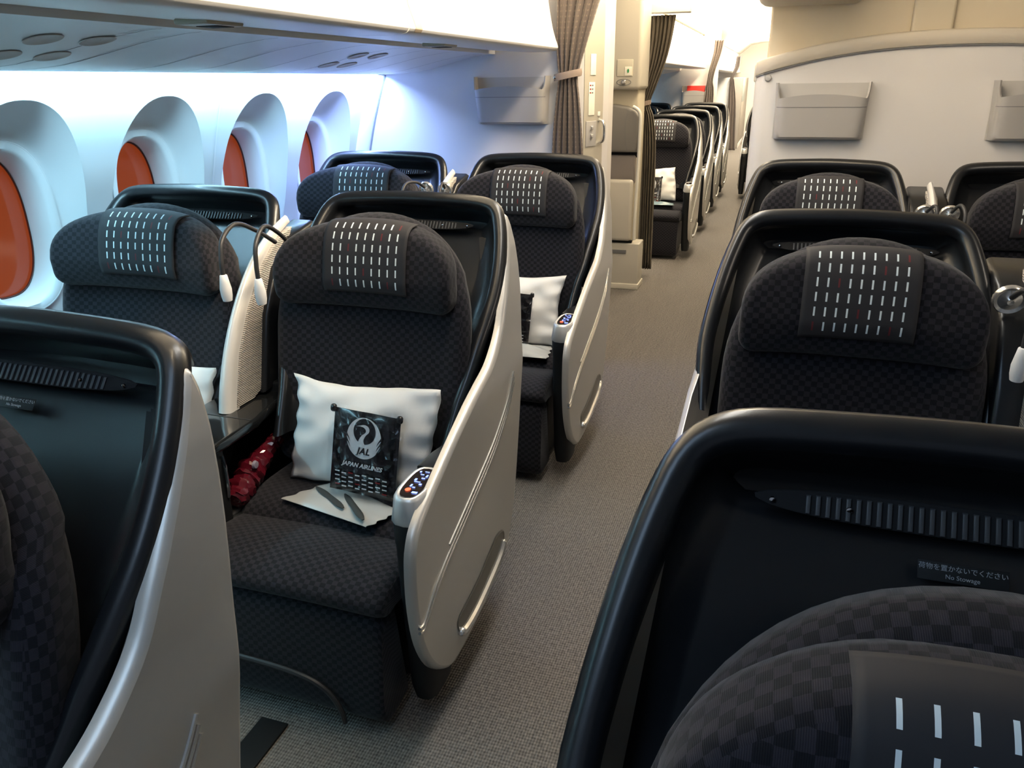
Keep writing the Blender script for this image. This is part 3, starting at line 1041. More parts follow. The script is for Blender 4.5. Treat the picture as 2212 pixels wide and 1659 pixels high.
def right_monument():
    x0 = -0.112
    x1 = 1.75
    r = 0.05
    ft = [(x0 + r - r * math.cos(a), RY + r - r * math.sin(a)) for a in [PI / 2 * k / 6 for k in range(7)]]
    foot = ft + [(x1, RY), (x1, 5.2)] + [(x0 + r, 5.2), (x0, 5.15)]

    def arch(x):    # crown line of the bulkhead
        t = (x - 0.62) / 0.76
        return 1.497 - 0.105 * min(1.0, abs(t)) ** 2.3
    b = B()
    # lower body
    b.rings([[(x, y, z) for x, y in foot] for z in (0, 1.33)], True, False, False)
    xs = [x0 + (x1 - x0) * k / 60 for k in range(61)]
    b.rings([[(x, RY if x > x0 + r else RY + r - math.sqrt(max(0, r * r - (x0 + r - x) ** 2)), 1.33) for x in xs],
             [(x, RY if x > x0 + r else RY + r - math.sqrt(max(0, r * r - (x0 + r - x) ** 2)), arch(x) - 0.05) for x in xs]], False)
    struct(b.obj('wall_bulkhead_right', BULK, None, True, 30))
    # crown trim, proud of the wall
    t = B()
    pr = [(-0.050, 0.0), (-0.050, -0.014), (-0.047, -0.017), (-0.004, -0.019), (0.0, -0.016), (0.003, -0.006), (0.004, 0.20)]

    def rowy(x):
        return RY if x > x0 + r else RY + r - math.sqrt(max(0, r * r - (x0 + r - x) ** 2))
    t.rings([[(x, rowy(x) + dy, arch(x) + dz) for x in xs] for dz, dy in pr], False)
    struct(t.obj('trim_11', mat('crown_trim', (0.50, 0.45, 0.37), 0.5), None, True, 50))
    s = B()
    s.rings([[(x, rowy(x) - 0.0125, arch(x) - 0.0515 + d) for x in xs] for d in (-0.003, 0.003)], False)
    struct(s.obj('trim_12', SEAM, None, False))
    # side return of the crown towards the aisle
    sd = B().box(x0 - 0.006, x0 + 0.02, RY + 0.04, 5.18, 1.325, 1.395, 0.01)
    struct(sd.obj('trim_13', mat('crown_side', (0.55, 0.50, 0.42), 0.5)))
    # recessed wall above with a shallow column
    u = B().box(x0 + 0.035, x1, RY + 0.16, 5.1, 1.35, 2.1, 0.012)
    struct(u.obj('wall_upper_right', mat('cream_wall', (0.60, 0.52, 0.38), 0.5)))
    c = B().box(0.44, 0.585, RY + 0.13, RY + 0.165, 1.40, 2.1, 0.012)
    struct(c.obj('trim_14', mat('cream_column', (0.57, 0.50, 0.37), 0.5)))
    # canopy box under the ceiling
    v = B().box(-0.135, 0.27, 3.05, 3.60, 1.605, 2.095, 0.05)
    struct(v.obj('trim_15', BEIGE))
    # round stud
    k = B()
    k.lathe([(0.0005, 0.014), (0.010, 0.013), (0.013, 0.008), (0.013, 0.0)], Matrix.Translation((-0.062, RY, 1.342)) @ Matrix.Rotation(PI / 2, 4, 'X'), 18)
    tag(k.obj('round_stud', GREYP), 'small round metal stud at the upper left corner of the right bulkhead', 'stud')


right_monument()
pocket('magazine_pocket', -0.030, 0.318, 1.115, 1.327, RY, 'grey moulded magazine pocket on the right bulkhead, left of the pair', 'magazine pockets on the bulkheads')
pocket('magazine_pocket', 0.728, 1.075, 1.115, 1.327, RY, 'grey moulded magazine pocket cut by the right edge of the photo', 'magazine pockets on the bulkheads')

# ------------------------------------------------------------------ far partitions
fb_ = B().box(-2.1, -0.83, 11.0, 11.15, 0, 2.1, 0.01)
struct(fb_.obj('wall_far_bulkhead', BULK))
pk = pocket('magazine_pocket', -1.27, -0.95, 0.98, 1.27, 11.0, 'pale pocket holding a red folder on the far blue-lit bulkhead', 'magazine pockets on the bulkheads')
rb = B().box(-1.20, -0.97, 10.955, 10.985, 1.05, 1.265, 0.004)
tag(rb.obj('red_folder', mat('red_folder_card', (0.62, 0.03, 0.02), 0.4)), 'bright red folder standing in the far bulkhead pocket', 'folder')
f2 = B().box(-2.1, -0.95, 16.5, 16.65, 0, 1.366, 0.01)
struct(f2.obj('wall_far_partition', WALL))
f3 = B().box(-2.1, -0.79, 17.2, 19.8, 0, 1.366, 0.01)
struct(f3.obj('wall_far_galley', FARG))
f4 = B().box(-0.82, -0.788, 17.4, 18.6, 0.9, 1.22, 0.001)
struct(f4.obj('trim_16', mat('teal_grey_panel', (0.18, 0.22, 0.22), 0.4)))
f5 = B().box(-0.82, -0.785, 17.25, 19.7, 0.0, 0.09, 0.002)
struct(f5.obj('trim_17', WHT))


# ------------------------------------------------------------------ the seat
def sup_arch(hw, z_sh, z_top, z_bot, p=2.6, nb=5, bot_r=0.03):
    """outline: straight sides, super-elliptic top, small rounded lower corners; returns ccw (x, z)"""
    pts = []
    n = 30
    for k in range(n + 1):
        th = PI * k / n
        c, s = math.cos(th), math.sin(th)
        pts.append((hw * math.copysign(abs(c) ** (2 / p), c), z_sh + (z_top - z_sh) * abs(s) ** (2 / p)))
    left = [(-hw, z_sh + (z_bot + bot_r - z_sh) * k / 8) for k in range(1, 9)]
    bl = [(-hw + bot_r - bot_r * math.cos(a), z_bot + bot_r - bot_r * math.sin(a)) for a in [PI / 2 * k / 5 for k in range(1, 6)]]
    bt = [(-hw + bot_r + (2 * hw - 2 * bot_r) * k / 12, z_bot) for k in range(1, 12)]
    br = [(hw - bot_r + bot_r * math.sin(a), z_bot + bot_r - bot_r * math.cos(a)) for a in [PI / 2 * k / 5 for k in range(0, 6)]]
    right = [(hw, z_bot + bot_r + (z_sh - z_bot - bot_r) * k / 8) for k in range(1, 8)]
    return pts + left + bl + bt + br + right


def pad(outline, yfront, thick, r, dome=0.012, cz=None, name='pad', m=None, parent=None, T=None, flip=False, concave=0.0, nring=9):
    """upholstered pad. outline (x, z) ccw; yfront(z) front surface; dome swells to -y at the centre"""
    m = m or FAB
    n = len(outline)
    ox = [Vector(p) for p in outline]
    cx = sum(p.x for p in ox) / n
    zc = (max(p.y for p in ox) + min(p.y for p in ox)) / 2 if cz is None else cz
    per = [0]
    for i in range(1, n + 1):
        per.append(per[-1] + (ox[i % n] - ox[i - 1]).length)
    verts = []
    uvs = []
    rows = []

    def ring(pts, d, uvf):
        idx = []
        for i, p in enumerate(pts):
            verts.append((p.x, yfront(p.y, p.x) + d, p.y))
            uvs.append(uvf(i, p))
            idx.append(len(verts) - 1)
        # repeated first point keeps the uv seam clean
        verts.append((pts[0].x, yfront(pts[0].y, pts[0].x) + d, pts[0].y))
        uvs.append(uvf(n, pts[0]))
        idx.append(len(verts) - 1)
        rows.append(idx)
    # back edge and band
    insB = inset(ox, r * 0.8)
    ring(insB, thick, lambda i, p: (per[i], -0.0))
    ring(inset(ox, r * 0.2), thick - r * 0.4, lambda i, p: (per[i], r * .6))
    ring(ox, thick - r, lambda i, p: (per[i], r))
    band = max(thick - 2 * r, 0.002)
    for k in range(1, 4):
        ring(ox, thick - r - band * k / 3, lambda i, p, k=k: (per[i], r + band * k / 3))
    for k in range(1, 4):
        a = PI / 2 * k / 6
        ring(inset(ox, r * (1 - math.cos(a))), r - r * math.sin(a), lambda i, p, a=a: (per[i], r + band + r * a))
    base = inset(ox, r * (1 - math.cos(PI / 4)))
    # front face restarts with planar uv
    first = len(rows)
    pl = lambda i, p: (p.x + 0.5, p.y)
    ring(base, r - r * math.sin(PI / 4), pl)
    for k in range(4, 7):
        a = PI / 2 * k / 6
        ring(inset(ox, r * (1 - math.cos(a))), r - r * math.sin(a), pl)
    inn = inset(ox, r)
    cen = Vector((cx, zc))
    for k in range(1, nring + 1):
        s = 1 - k / nring
        s = max(s, 0.0)
        dd = -dome * (1 - s * s) ** 0.8
        ring([cen + (p - cen) * s for p in inn], dd, pl)
    faces = []
    for a, bq in zip(rows, rows[1:]):
        if bq is rows[first] and False:
            continue
        for j in range(n):
            if a is rows[first - 1] and bq is rows[first]:
                break
            faces.append((a[j], a[j + 1], bq[j + 1], bq[j]))
    o = link(name, [T(Vector(v)) for v in verts] if T else verts, [tuple(reversed(f)) for f in faces] if not flip else faces, m, parent, True, uvs)
    # weld only positions shared by the seam duplicates for smooth shading
    w = o.modifiers.new('weld', 'WELD')
    w.merge_threshold = 0.0001
    return o


def y_rim(z):
    return 0.535 + (z - 0.74) * 0.77 if z > 0.74 else 0.535 + (z - 0.74) * 0.62


def y_back(z, x=0):
    base = interp([(0.36, 0.455), (0.45, 0.465), (0.6, 0.490), (0.75, 0.520), (0.85, 0.542), (1.05, 0.580)], z)
    return base - 0.045 * min(1, abs(x) / 0.28) ** 3 * (1 if z < 0.9 else 0.6)


def y_head(z, x=0):
    return interp([(0.82, 0.497), (0.90, 0.492), (1.0, 0.512), (1.05, 0.535)], z) - 0.030 * min(1, abs(x) / 0.24) ** 3


def build_seat(sx, kx, cover_dx=0.0, far=False, label='', group=None, panel=True, arm_x=0.300, window=False, slim=False):
    """sx: +1 aisle on +x side; kx lateral scale. returns root empty at the origin"""
    e = empty('airline_seat', (0, 0, 0), label, 'seat', group)
    T = lambda v: Vector((sx * kx * v[0], v[1], v[2]))
    fl = sx < 0
    Tn = lambda v: Vector((kx * v[0], v[1], v[2]))      # for the printed cover, never mirrored
    # --- back shell with rolled rim
    path = []
    zt = 1.066
    half = [(0.250, 0.50), (0.262, 0.60), (0.279, 0.67), (0.292, 0.74), (0.302, 0.80), (0.307, 0.85), (0.305, 0.90), (0.297, 0.95), (0.284, 0.995), (0.266, 1.030), (0.238, 1.051), (0.19, 1.060), (0.10, 1.064), (0.0, zt)]
    if sx < 0:
        half = [(0.280, 0.50), (0.300, 0.60), (0.314, 0.67), (0.322, 0.74), (0.326, 0.80), (0.320, 0.85), (0.310, 0.90), (0.297, 0.95), (0.281, 0.995), (0.262, 1.030), (0.234, 1.050), (0.19, 1.060), (0.10, 1.064), (0.0, zt)]
    KO, KI = (0.93, 0.93) if window or not panel else (1.0, 0.93)
    P = [(x * KO, z) for x, z in half] + [(-x * KI, z) for x, z in reversed(half[:-1])]
    P = [Vector(p) for p in P]
    P = sm(P, 3)
    prof = [(-0.060, 0.085), (-0.036, 0.070), (-0.012, 0.050), (0.002, 0.032), (0.006, 0.016), (0.0, 0.002), (-0.010, -0.004), (-0.024, -0.001), (-0.031, 0.008), (-0.034, 0.022), (-0.040, 0.034), (-0.062, 0.050), (-0.080, 0.060), (-0.088, 0.062)]
    rings = []
    N = len(P)
    for n_, dy in prof:
        ring = []
        for i, p in enumerate(P):
            t = (P[min(i + 1, N - 1)] - P[max(i - 1, 0)]).normalized()
            nn = Vector((t.y, -t.x))      # outward for a ccw path from right to left
            k = 1.0
            if p.y < 0.8:                  # the rim narrows towards the arm
                k = 0.78 + 0.22 * max(0, (p.y - 0.6) / 0.2)
            q = p + nn * n_ * k
            ring.append((q.x, y_rim(p.y) + dy, q.y))
        rings.append(ring)
    b = B()
    b.rings(rings, False)
    n_ring = len(rings)
    off = 0
    fs = []
    # ladders closing the recessed panel and the rear skin
    for base, rv in (((n_ring - 1) * N, False), (0, True)):
        for i in range(N // 2):
            q = (base + i, base + i + 1, base + N - 2 - i, base + N - 1 - i)
            fs.append(tuple(reversed(q)) if rv else q)
    b.f += [f for f in fs if len(set(f)) == 4]
    b.obj('back_shell', BLK, e, True, 60, T=T, flip=fl)
    # --- backrest, headrest
    ob = sup_arch(0.268, 0.76, 1.042, 0.39, 2.15, bot_r=0.05)
    pad(ob, y_back, 0.095, 0.048, 0.006, name='backrest', parent=e, T=T, flip=not fl and False or fl)
    oh = sup_arch(0.238, 0.905, 1.031, 0.825, 2.5, bot_r=0.036)
    hd = pad(oh, y_head, 0.085, 0.026, 0.010, name='headrest', parent=e, T=T, flip=fl)
    # --- printed cover draped over the headrest
    bvh = BVHTree.FromPolygons([tuple(v.co) for v in hd.data.vertices], [tuple(p.vertices) for p in hd.data.polygons])
    pw = 0.0212           # column pitch
    ph = 0.0280
    w2 = pw * 5.25
    cols = 25
    rg = []
    uv = []
    cdx = cover_dx

    def hit(x, a):
        d = Vector((0, -math.cos(a), math.sin(a)))
        h = bvh.ray_cast(Vector((x, 0.575, 0.945)) + d * 0.5, -d)
        return h[0] + d * 0.0048 if h[0] is not None else None
    angs = [math.radians(-52 + 152 * k / 79) for k in range(80)]
    mid = [(a, hit(cdx * kx, a)) for a in angs]
    mid = [(a, p) for a, p in mid if p is not None and (p.z > 0.872 or p.y > 0.56)]
    L = [0]
    for (a0, p), (a1, q) in zip(mid, mid[1:]):
        L.append(L[-1] + (q - p).length)
    tab = [(l, a) for l, (a, p) in zip(L, mid)]
    span = ph * 6.15
    for j in range(cols):
        x = (-w2 + 2 * w2 * j / (cols - 1)) + cdx
        col = []
        for i in range(34):
            sl = min((span + 0.035) * i / 33, L[-1] - 1e-4)
            p = hit(x * kx, interp(tab, sl))
            if p is None:
                p = col[-1] if col else Vector((x * kx, 0.5, 0.88))
            col.append(p)
            uv.append((((x - cdx) / pw) + 4.5, 6.32 - sl / ph))
        rg.append(col)
    bc = B()
    bc.rings(rg, False, uv=uv)
    co = bc.obj('headrest_cover', COVER, e, True, 80, uv=True)
    co['label'] = 'black cover printed with white and red dashes'
    sd = co.modifiers.new('thick', 'SOLIDIFY')
    sd.thickness = 0.0015
    # --- cushions
    def cushion(name, prof, hw, r, nu=14):
        """profile (y, z) swept across x with soft ends"""
        pr = sm([Vector(p) for p in prof], 5)
        cy = sum(p.x for p in pr) / len(pr)
        czz = sum(p.y for p in pr) / len(pr)
        Ls = [0]
        for a, c in zip(pr, pr[1:]):
            Ls.append(Ls[-1] + (c - a).length)
        bb = B()
        rgs, uvv = [], []
        xs = [(-hw + 0.0, 0.86), (-hw + r * 0.12, 0.93), (-hw + r * 0.5, 0.985), (-hw + r, 1.0)] + [(-hw + r + (2 * hw - 2 * r) * k / nu, 1.0) for k in range(1, nu)] + [(hw - r, 1.0), (hw - r * 0.5, 0.985), (hw - r * 0.12, 0.93), (hw, 0.86)]
        for x, s in xs:
            rgs.append([(x, cy + (p.x - cy) * s, czz + (p.y - czz) * s + 0.004 * math.cos(x * 7)) for p in pr])
            uvv += [(x, l) for l in Ls]
        bb.rings(rgs, False, uv=uvv)
        n = len(pr)
        bb.f.append(tuple(reversed(range(n))))
        bb.f.append(tuple(range(len(rgs) * n - n, len(rgs) * n)))
        bb.f = [tuple(reversed(f)) for f in bb.f]
        return bb.obj(name, FAB, e, True, 50, T=T, flip=fl, uv=True)
    cushion('seat_cushion', [(0.46, 0.30), (0.27, 0.29), (0.238, 0.315), (0.242, 0.352), (0.275, 0.378), (0.36, 0.388), (0.52, 0.382)], 0.252, 0.03)
    cushion('front_cushion', [(0.26, 0.27), (0.10, 0.300), (0.048, 0.300), (0.024, 0.316), (0.030, 0.342), (0.075, 0.362), (0.15, 0.368), (0.25, 0.352)], 0.252, 0.03)
    cushion('leg_rest', [(0.14, 0.03), (0.05, 0.022), (0.015, 0.045), (0.008, 0.10), (0.016, 0.18), (0.032, 0.285), (0.10, 0.308)], 0.245, 0.03)
    if not far:
        # raised arch bar of the foot rest on the leg rest
        fr = B()
        fpts = sm([(-0.24, 0.0, 0.145), (-0.12, -0.002, 0.150), (0.0, -0.003, 0.146), (0.075, -0.004, 0.135), (0.12, -0.004, 0.11), (0.145, -0.004, 0.07), (0.15, 0.0, 0.03)], 5)
        fr.tube(fpts, 0.006, 8)
        fr.obj('foot_rest_bar', RUB, e, T=T, flip=fl)
    # base frame under the seat
    B().box(-0.22, 0.22, 0.18, 0.62, 0.012, 0.26, 0.02).obj('seat_base', BLKM, e, T=T, flip=fl)
    if window:
        # outboard arm and panel next to the wall
        B().box(-0.31, -0.262, 0.03, 0.56, 0.08, 0.555, 0.012).obj('outboard_armrest', BLKM, e, T=T, flip=fl)
        return e
    if not panel:
        return e
    # --- aisle armrest: post, silver control cap, top pad
    ax = arm_x
    post = B()
    def post_ring(z, g, yf=0.0):
        pts = []
        for k in range(20):
            a = 2 * PI * k / 20
            c, s = math.cos(a), math.sin(a)
            x = ax + (0.036 + g) * math.copysign(abs(c) ** (2 / 3.2), c)
            y = 0.130 + yf + (0.072 + g) * math.copysign(abs(s) ** (2 / 2.6), s)
            pts.append((x, y, z))
        return pts
    post.rings([post_ring(0.06, -0.008, 0.02), post_ring(0.10, -0.004, 0.012), post_ring(0.35, 0, 0.004), post_ring(0.47, 0.0005), post_ring(0.475, 0.002), post_ring(0.525, 0.003), post_ring(0.53, 0.0)], True, True, True)
    post.obj('armrest_post', BLKM, e, T=T, flip=fl)
    cp = B()
    # cap: tall front, sloping bevelled top
    def cap_ring(z0, g, slope):
        return [(p[0], p[1], z0 + slope * (p[1] - 0.058) + 0.0) for p in post_ring(0, g)]
    cp.rings([cap_ring(0.522, 0.002, 0.10), cap_ring(0.528, 0.0055, 0.10), cap_ring(0.556, 0.0015, 0.03), cap_ring(0.575, -0.001, 0.03), cap_ring(0.5815, -0.005, 0.03), cap_ring(0.583, -0.009, 0.03), cap_ring(0.5805, -0.013, 0.03)], True, True, True)
    cpo = cp.obj('control_cap', CAP, e, True, 45, T=T, flip=fl)
    pn = B()
    pn.add([(p[0], p[1], 0.5825 + 0.03 * (p[1] - 0.058)) for p in post_ring(0, -0.0135)], [tuple(range(20))])
    pno = pn.obj('control_panel', SCRN, cpo, False, T=T, flip=fl)
    if not far:
        ic = B()
        for (ux, uy, uw, uh) in ((0.002, 0.108, .006, .004), (-0.006, 0.114, .004, .010), (0.010, 0.122, .006, .006), (0.0, 0.130, .014, .003), (-0.007, 0.138, .005, .009), (0.006, 0.146, .008, .004), (0.010, 0.156, .004, .010), (-0.002, 0.160, .008, .003), (-0.010, 0.170, .004, .006), (0.004, 0.172, .010, .003), (0.012, 0.090, .012, .007)):
            z = 0.584 + 0.03 * (uy - 0.058)
            ic.add([(ax + ux - uw / 2, uy - uh / 2, z), (ax + ux + uw / 2, uy - uh / 2, z), (ax + ux + uw / 2, uy + uh / 2, z), (ax + ux - uw / 2, uy + uh / 2, z)], [(0, 1, 2, 3)])
        ic.obj('control_icons', LEDB, cpo, False, T=T, flip=fl)
        ir = B()
        z = 0.584 + 0.03 * (0.095 - 0.058)
        ir.add([(ax - 0.006 + 0.006 * math.cos(a), 0.098 + 0.007 * math.sin(a), z) for a in [2 * PI * k / 12 for k in range(12)]], [tuple(range(12))])
        ir.obj('red_icon', LEDR, cpo, False, T=T, flip=fl)
    # armrest top
    ar = B()
    slab(ar, [(0.198, 0.30), (0.62, 0.30), (0.62, 0.575), (0.40, 0.560), (0.27, 0.582), (0.198, 0.585)], lambda u, v, d: Vector((d, u, v)), ax - 0.036, ax + 0.034, 0.010)
    ar.obj('armrest', BLK, e, True, 40, T=T, flip=fl)
    # --- added dark sheet for the shade in the gap between shell and side panel
    ln = B()
    zl = [0.60 + 0.36 * k / 12 for k in range(13)]
    ln.rings([[(x0 - (0.020 if sx < 0 else 0.0) * max(0, (z - 0.72) / 0.24) - 0.055 * max(0, (z - 0.80) / 0.2) ** 1.3, y_rim(z) + dy, z) for z in zl] for x0, dy in ((0.245, 0.070), (0.285, 0.068), (0.318, 0.062), (0.319, 0.074), (0.245, 0.078))], False)
    if sx > 0:
        ln.obj('flank_gap_shade', BLKM, e, True, 40, T=T, flip=fl)
    # --- silver side panel
    wing = [(y_rim(z) + 0.012, z) for z in (0.78, 0.83, 0.88, 0.93, 0.98, 1.01)]
    ol = [(0.175, 0.100), (0.115, 0.128), (0.060, 0.185), (0.018, 0.270), (0.000, 0.365), (0.000, 0.455), (0.012, 0.510), (0.050, 0.552), (0.17, 0.610), (0.30, 0.665), (0.40, 0.695), (0.475, 0.715), (0.530, 0.742)] + wing + \
         [(0.768, 1.024), (0.778, 1.026), (0.784, 1.015), (0.778, 0.97), (0.762, 0.90), (0.745, 0.82), (0.722, 0.70), (0.695, 0.58), (0.665, 0.44), (0.635, 0.32), (0.600, 0.23), (0.540, 0.165), (0.44, 0.128), (0.30, 0.105)]
    ols = sm([Vector(p) for p in ol], 4, True)
    ols = ccw(ols)
    XO = 0.345

    def xo(y, z, base):
        # outer face leans in with the shell at the top and towards the toe
        return base - XO + interp([(0.66, XO), (0.74, 0.336), (0.80, 0.332), (0.85, 0.327), (0.90, 0.319), (0.95, 0.308), (1.0, 0.292), (1.03, 0.278)], z) - (interp([(0.72, 0), (0.80, 0.016), (1.0, 0.022)], z) if sx < 0 else 0)
    sp = B()
    rgs = []
    for ins, x in ((0.0, XO - (0.022 if sx > 0 else 0.012)), (0.0, XO - (0.014 if sx > 0 else 0.010)), (0.0015, XO - 0.008), (0.004, XO - 0.004), (0.0075, XO - 0.001), (0.011, XO)):
        rgs.append([(xo(p[0], p[1], x), p[0], p[1]) for p in inset(ols, ins)])
    sp.rings(rgs, True, True, False)
    last = [Vector((p[1], p[2])) for p in rgs[-1]]
    nl = len(last)
    ib = min(range(nl), key=lambda q: last[q].y)
    it = max(range(nl), key=lambda q: last[q].y)
    ch1 = [last[(ib + q) % nl] for q in range((it - ib) % nl + 1)]
    ch2 = [last[(ib - q) % nl] for q in range((ib - it) % nl + 1)]

    def at_z(ch, z):
        for a, c in zip(ch, ch[1:]):
            if min(a.y, c.y) <= z <= max(a.y, c.y) and abs(c.y - a.y) > 1e-9:
                return a.x + (c.x - a.x) * (z - a.y) / (c.y - a.y)
        return ch[-1].x if z > ch[-1].y - 1e-6 else ch[0].x
    zz = sorted(set([round(p.y, 5) for p in last]))
    zz = [z for k, z in enumerate(zz) if k == 0 or z - zz[k - 1] > 0.0008]
    grid = []
    for z in zz:
        a, c = at_z(ch1, z), at_z(ch2, z)
        grid.append([(xo(0, z, XO), a + (c - a) * q / 7, z) for q in range(8)])
    if grid[len(grid) // 2][0][1] < grid[len(grid) // 2][-1][1]:
        sp.rings(grid, False)
    else:
        sp.rings([list(reversed(g_)) for g_ in grid], False)
    spo = sp.obj('side_panel', SIL, e, True, 30, T=T, flip=fl)
    # long moulded lines and the lower grab recess
    for k, (dz, lo) in enumerate(((0.0, 0), (-0.016, 0), (-0.030, 0))):
        pts = [(0.62, 0.655 + dz), (0.575, 0.60 + dz), (0.50, 0.550 + dz), (0.43, 0.515 + dz), (0.275, 0.457 + dz), (0.17, 0.420 + dz), (0.09, 0.383 + dz), (0.040, 0.347 + dz), (0.022, 0.338 + dz), (0.006, 0.338 + dz * 0.8)]
        if k == 0:
            pts = pts[:6]
        st = B()
        st.tube([(xo(p[0], p[1], XO + 0.0005), p[0], p[1]) for p in sm([Vector(p) for p in pts], 4)], 0.0034, 8)
        st.obj('trim_line', SILB, spo, T=T, flip=fl)
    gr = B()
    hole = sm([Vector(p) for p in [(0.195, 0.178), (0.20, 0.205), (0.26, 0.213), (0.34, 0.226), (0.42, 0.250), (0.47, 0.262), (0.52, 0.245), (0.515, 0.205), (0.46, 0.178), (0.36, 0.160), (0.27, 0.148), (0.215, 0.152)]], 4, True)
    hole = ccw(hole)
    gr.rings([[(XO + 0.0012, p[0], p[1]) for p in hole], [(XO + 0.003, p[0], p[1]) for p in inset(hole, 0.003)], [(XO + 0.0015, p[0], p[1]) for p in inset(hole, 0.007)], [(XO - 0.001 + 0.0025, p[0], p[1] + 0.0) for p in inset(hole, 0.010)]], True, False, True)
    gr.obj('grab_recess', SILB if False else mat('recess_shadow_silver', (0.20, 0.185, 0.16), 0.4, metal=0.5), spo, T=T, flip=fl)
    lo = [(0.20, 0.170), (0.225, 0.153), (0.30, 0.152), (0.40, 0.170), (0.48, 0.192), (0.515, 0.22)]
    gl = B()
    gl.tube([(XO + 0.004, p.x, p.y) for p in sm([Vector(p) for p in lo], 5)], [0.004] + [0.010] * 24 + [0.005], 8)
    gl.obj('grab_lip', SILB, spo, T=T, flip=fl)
    return e


def vent(e, kx=1.0, x0=-0.18, x1=0.18, text=True):
    """slotted grille and stowage notice in the recess of the shell"""
    z = 0.984
    yb = y_rim(z) + 0.060
    g = B()
    n = 30
    hh = lambda x: 0.0120 * max(0.0, 1 - abs(x / 0.186) ** 3.2) ** 0.55
    pts = [(x * kx, z + 0.004 + hh(x) * 0.8) for x in [-0.185 + 0.37 * k / n for k in range(n + 1)]] + [(x * kx, z + 0.004 - hh(x)) for x in [0.184 - 0.368 * k / n for k in range(n + 1)]]
    slab(g, pts, lambda u, v, d: Vector((u, y_rim(v) + d, v)), 0.0620, 0.0590, 0.001)
    go = g.obj('speaker_grille', DARK, e)
    s = B()
    for k in range(31):
        x = (-0.135 + 0.27 * k / 30)
        h = hh(x)
        slab(s, [(x * kx - 0.0021, z + 0.006 - h), (x * kx + 0.0021, z + 0.006 - h), (x * kx + 0.0021, z + 0.002 + h * 0.8), (x * kx - 0.0021, z + 0.002 + h * 0.8)],
             lambda u, v, d: Vector((u, y_rim(v) + d, v)), 0.0592, 0.0560, 0.0012)
    so = s.obj('grille_slats', SLAT, go)
    for x in (-0.168, -0.098, 0.098, 0.168):
        sc = B()
        sc.lathe([(0.0005, 0.003), (0.0028, 0.002), (0.003, 0)], Matrix.Translation((x * kx, y_rim(z) + 0.060, z + 0.003)) @ Matrix.Rotation(PI / 2, 4, 'X'), 10)
        sc.obj('grille_screw', CHR, go)
    if text:
        zt = 0.953
        fm = frame((0.0, y_rim(zt) + 0.0612, zt), (1, 0, 0), (0, 0.77, 1))
        lb = B()
        slab(lb, [(-0.034, -0.008), (0.034, -0.008), (0.034, 0.008), (-0.034, 0.008)], lambda u, v, d: fm @ Vector((u, v, d)), 0, 0.001, 0.0004)
        lo = lb.obj('notice_label', BLKM, e)
        lo['label'] = 'small black notice with white lettering'
        grey = mat('grey_lettering', (0.30, 0.32, 0.34), 0.5)
        text_obj('notice_text', '荷物を置かないでください', 0.0056, grey, lo, fm @ Matrix.Translation((0, 0.0032, 0.0012)))
        text_obj('notice_text', 'No Stowage', 0.0052, grey, lo, fm @ Matrix.Translation((0, -0.0035, 0.0012)))


def copy_tree(o, parent=None):
    c = o.copy()
    C.objects.link(c)
    if parent:
        c.parent = parent
    for ch in list(o.children):
        copy_tree(ch, c)
    return c


PITCH_Y = 1.2
LY = 1.12          # row B front of the left block
CY = 1.054
XA, XW, XC, XM = -0.925, -1.615, 0.183, 0.811
GL = 'dark checkered seats of the left block'
GC = 'dark checkered seats of the centre block'
GF = 'dark checkered seats of the far cabin'

sA = build_seat(1, 1.0, 0.018, label='dark aisle seat holding the largest white pillow and black packet, beside the silver side panel', group=GL)
vent(sA)
sA.location = (XA, LY, 0)
sA1 = copy_tree(sA)
sA1.location = (XA, LY + PITCH_Y, 0)
sA1['label'] = 'dark aisle seat in front of the left bulkhead, with a cream-lit pillow on it'
sA0 = copy_tree(sA)
sA0.location = (XA, LY - PITCH_Y + 0.005, 0)
sA0['label'] = 'large dark seat cut by the left edge, its glossy shell nearest the camera'

sW = build_seat(1, 1.12, 0.03, label='dark window seat by the orange windows, left of the seat with the pillow and packet', group=GL, window=True)
vent(sW, 1.12, text=False)
sW.location = (XW, LY, 0)
sW1 = copy_tree(sW)
sW1.location = (XW + 0.01, LY + PITCH_Y, 0)
sW1['label'] = 'blue-lit dark window seat in front of the left bulkhead, under the farthest window'

sC = build_seat(-1, 0.92, -0.006, label='dark centre-block seat with a fully visible dashed cover, second from the camera', group=GC)
vent(sC, 0.92)
sC.location = (XC, CY, 0)
sC1 = copy_tree(sC)
sC1.location = (XC, CY + PITCH_Y, 0)
sC1['label'] = 'dark centre-block seat below the left pocket of the right bulkhead'
sC0 = copy_tree(sC)
sC0.location = (XC, CY - PITCH_Y + 0.012, 0)
for ch in sC0.children:      # this head rest is pushed a little lower than the others
    if ch.name.startswith(('headrest', 'headrest_cover')):
        ch.location.z = -0.022
    if ch.name.startswith('backrest'):
        ch.location.z = -0.020
sC0['label'] = 'huge dark seat filling the lower right corner, nearest the camera'

sM = build_seat(1, 0.92, 0.0, label='dark middle seat at the right edge, below the second pocket of the right bulkhead', group=GC, panel=False)
sM.location = (XM, CY + PITCH_Y, 0)
sM0 = copy_tree(sM)
sM0.location = (XM, CY, 0)
sM0['label'] = 'dark middle seat barely showing at the right edge, beside the chrome reading lamp'

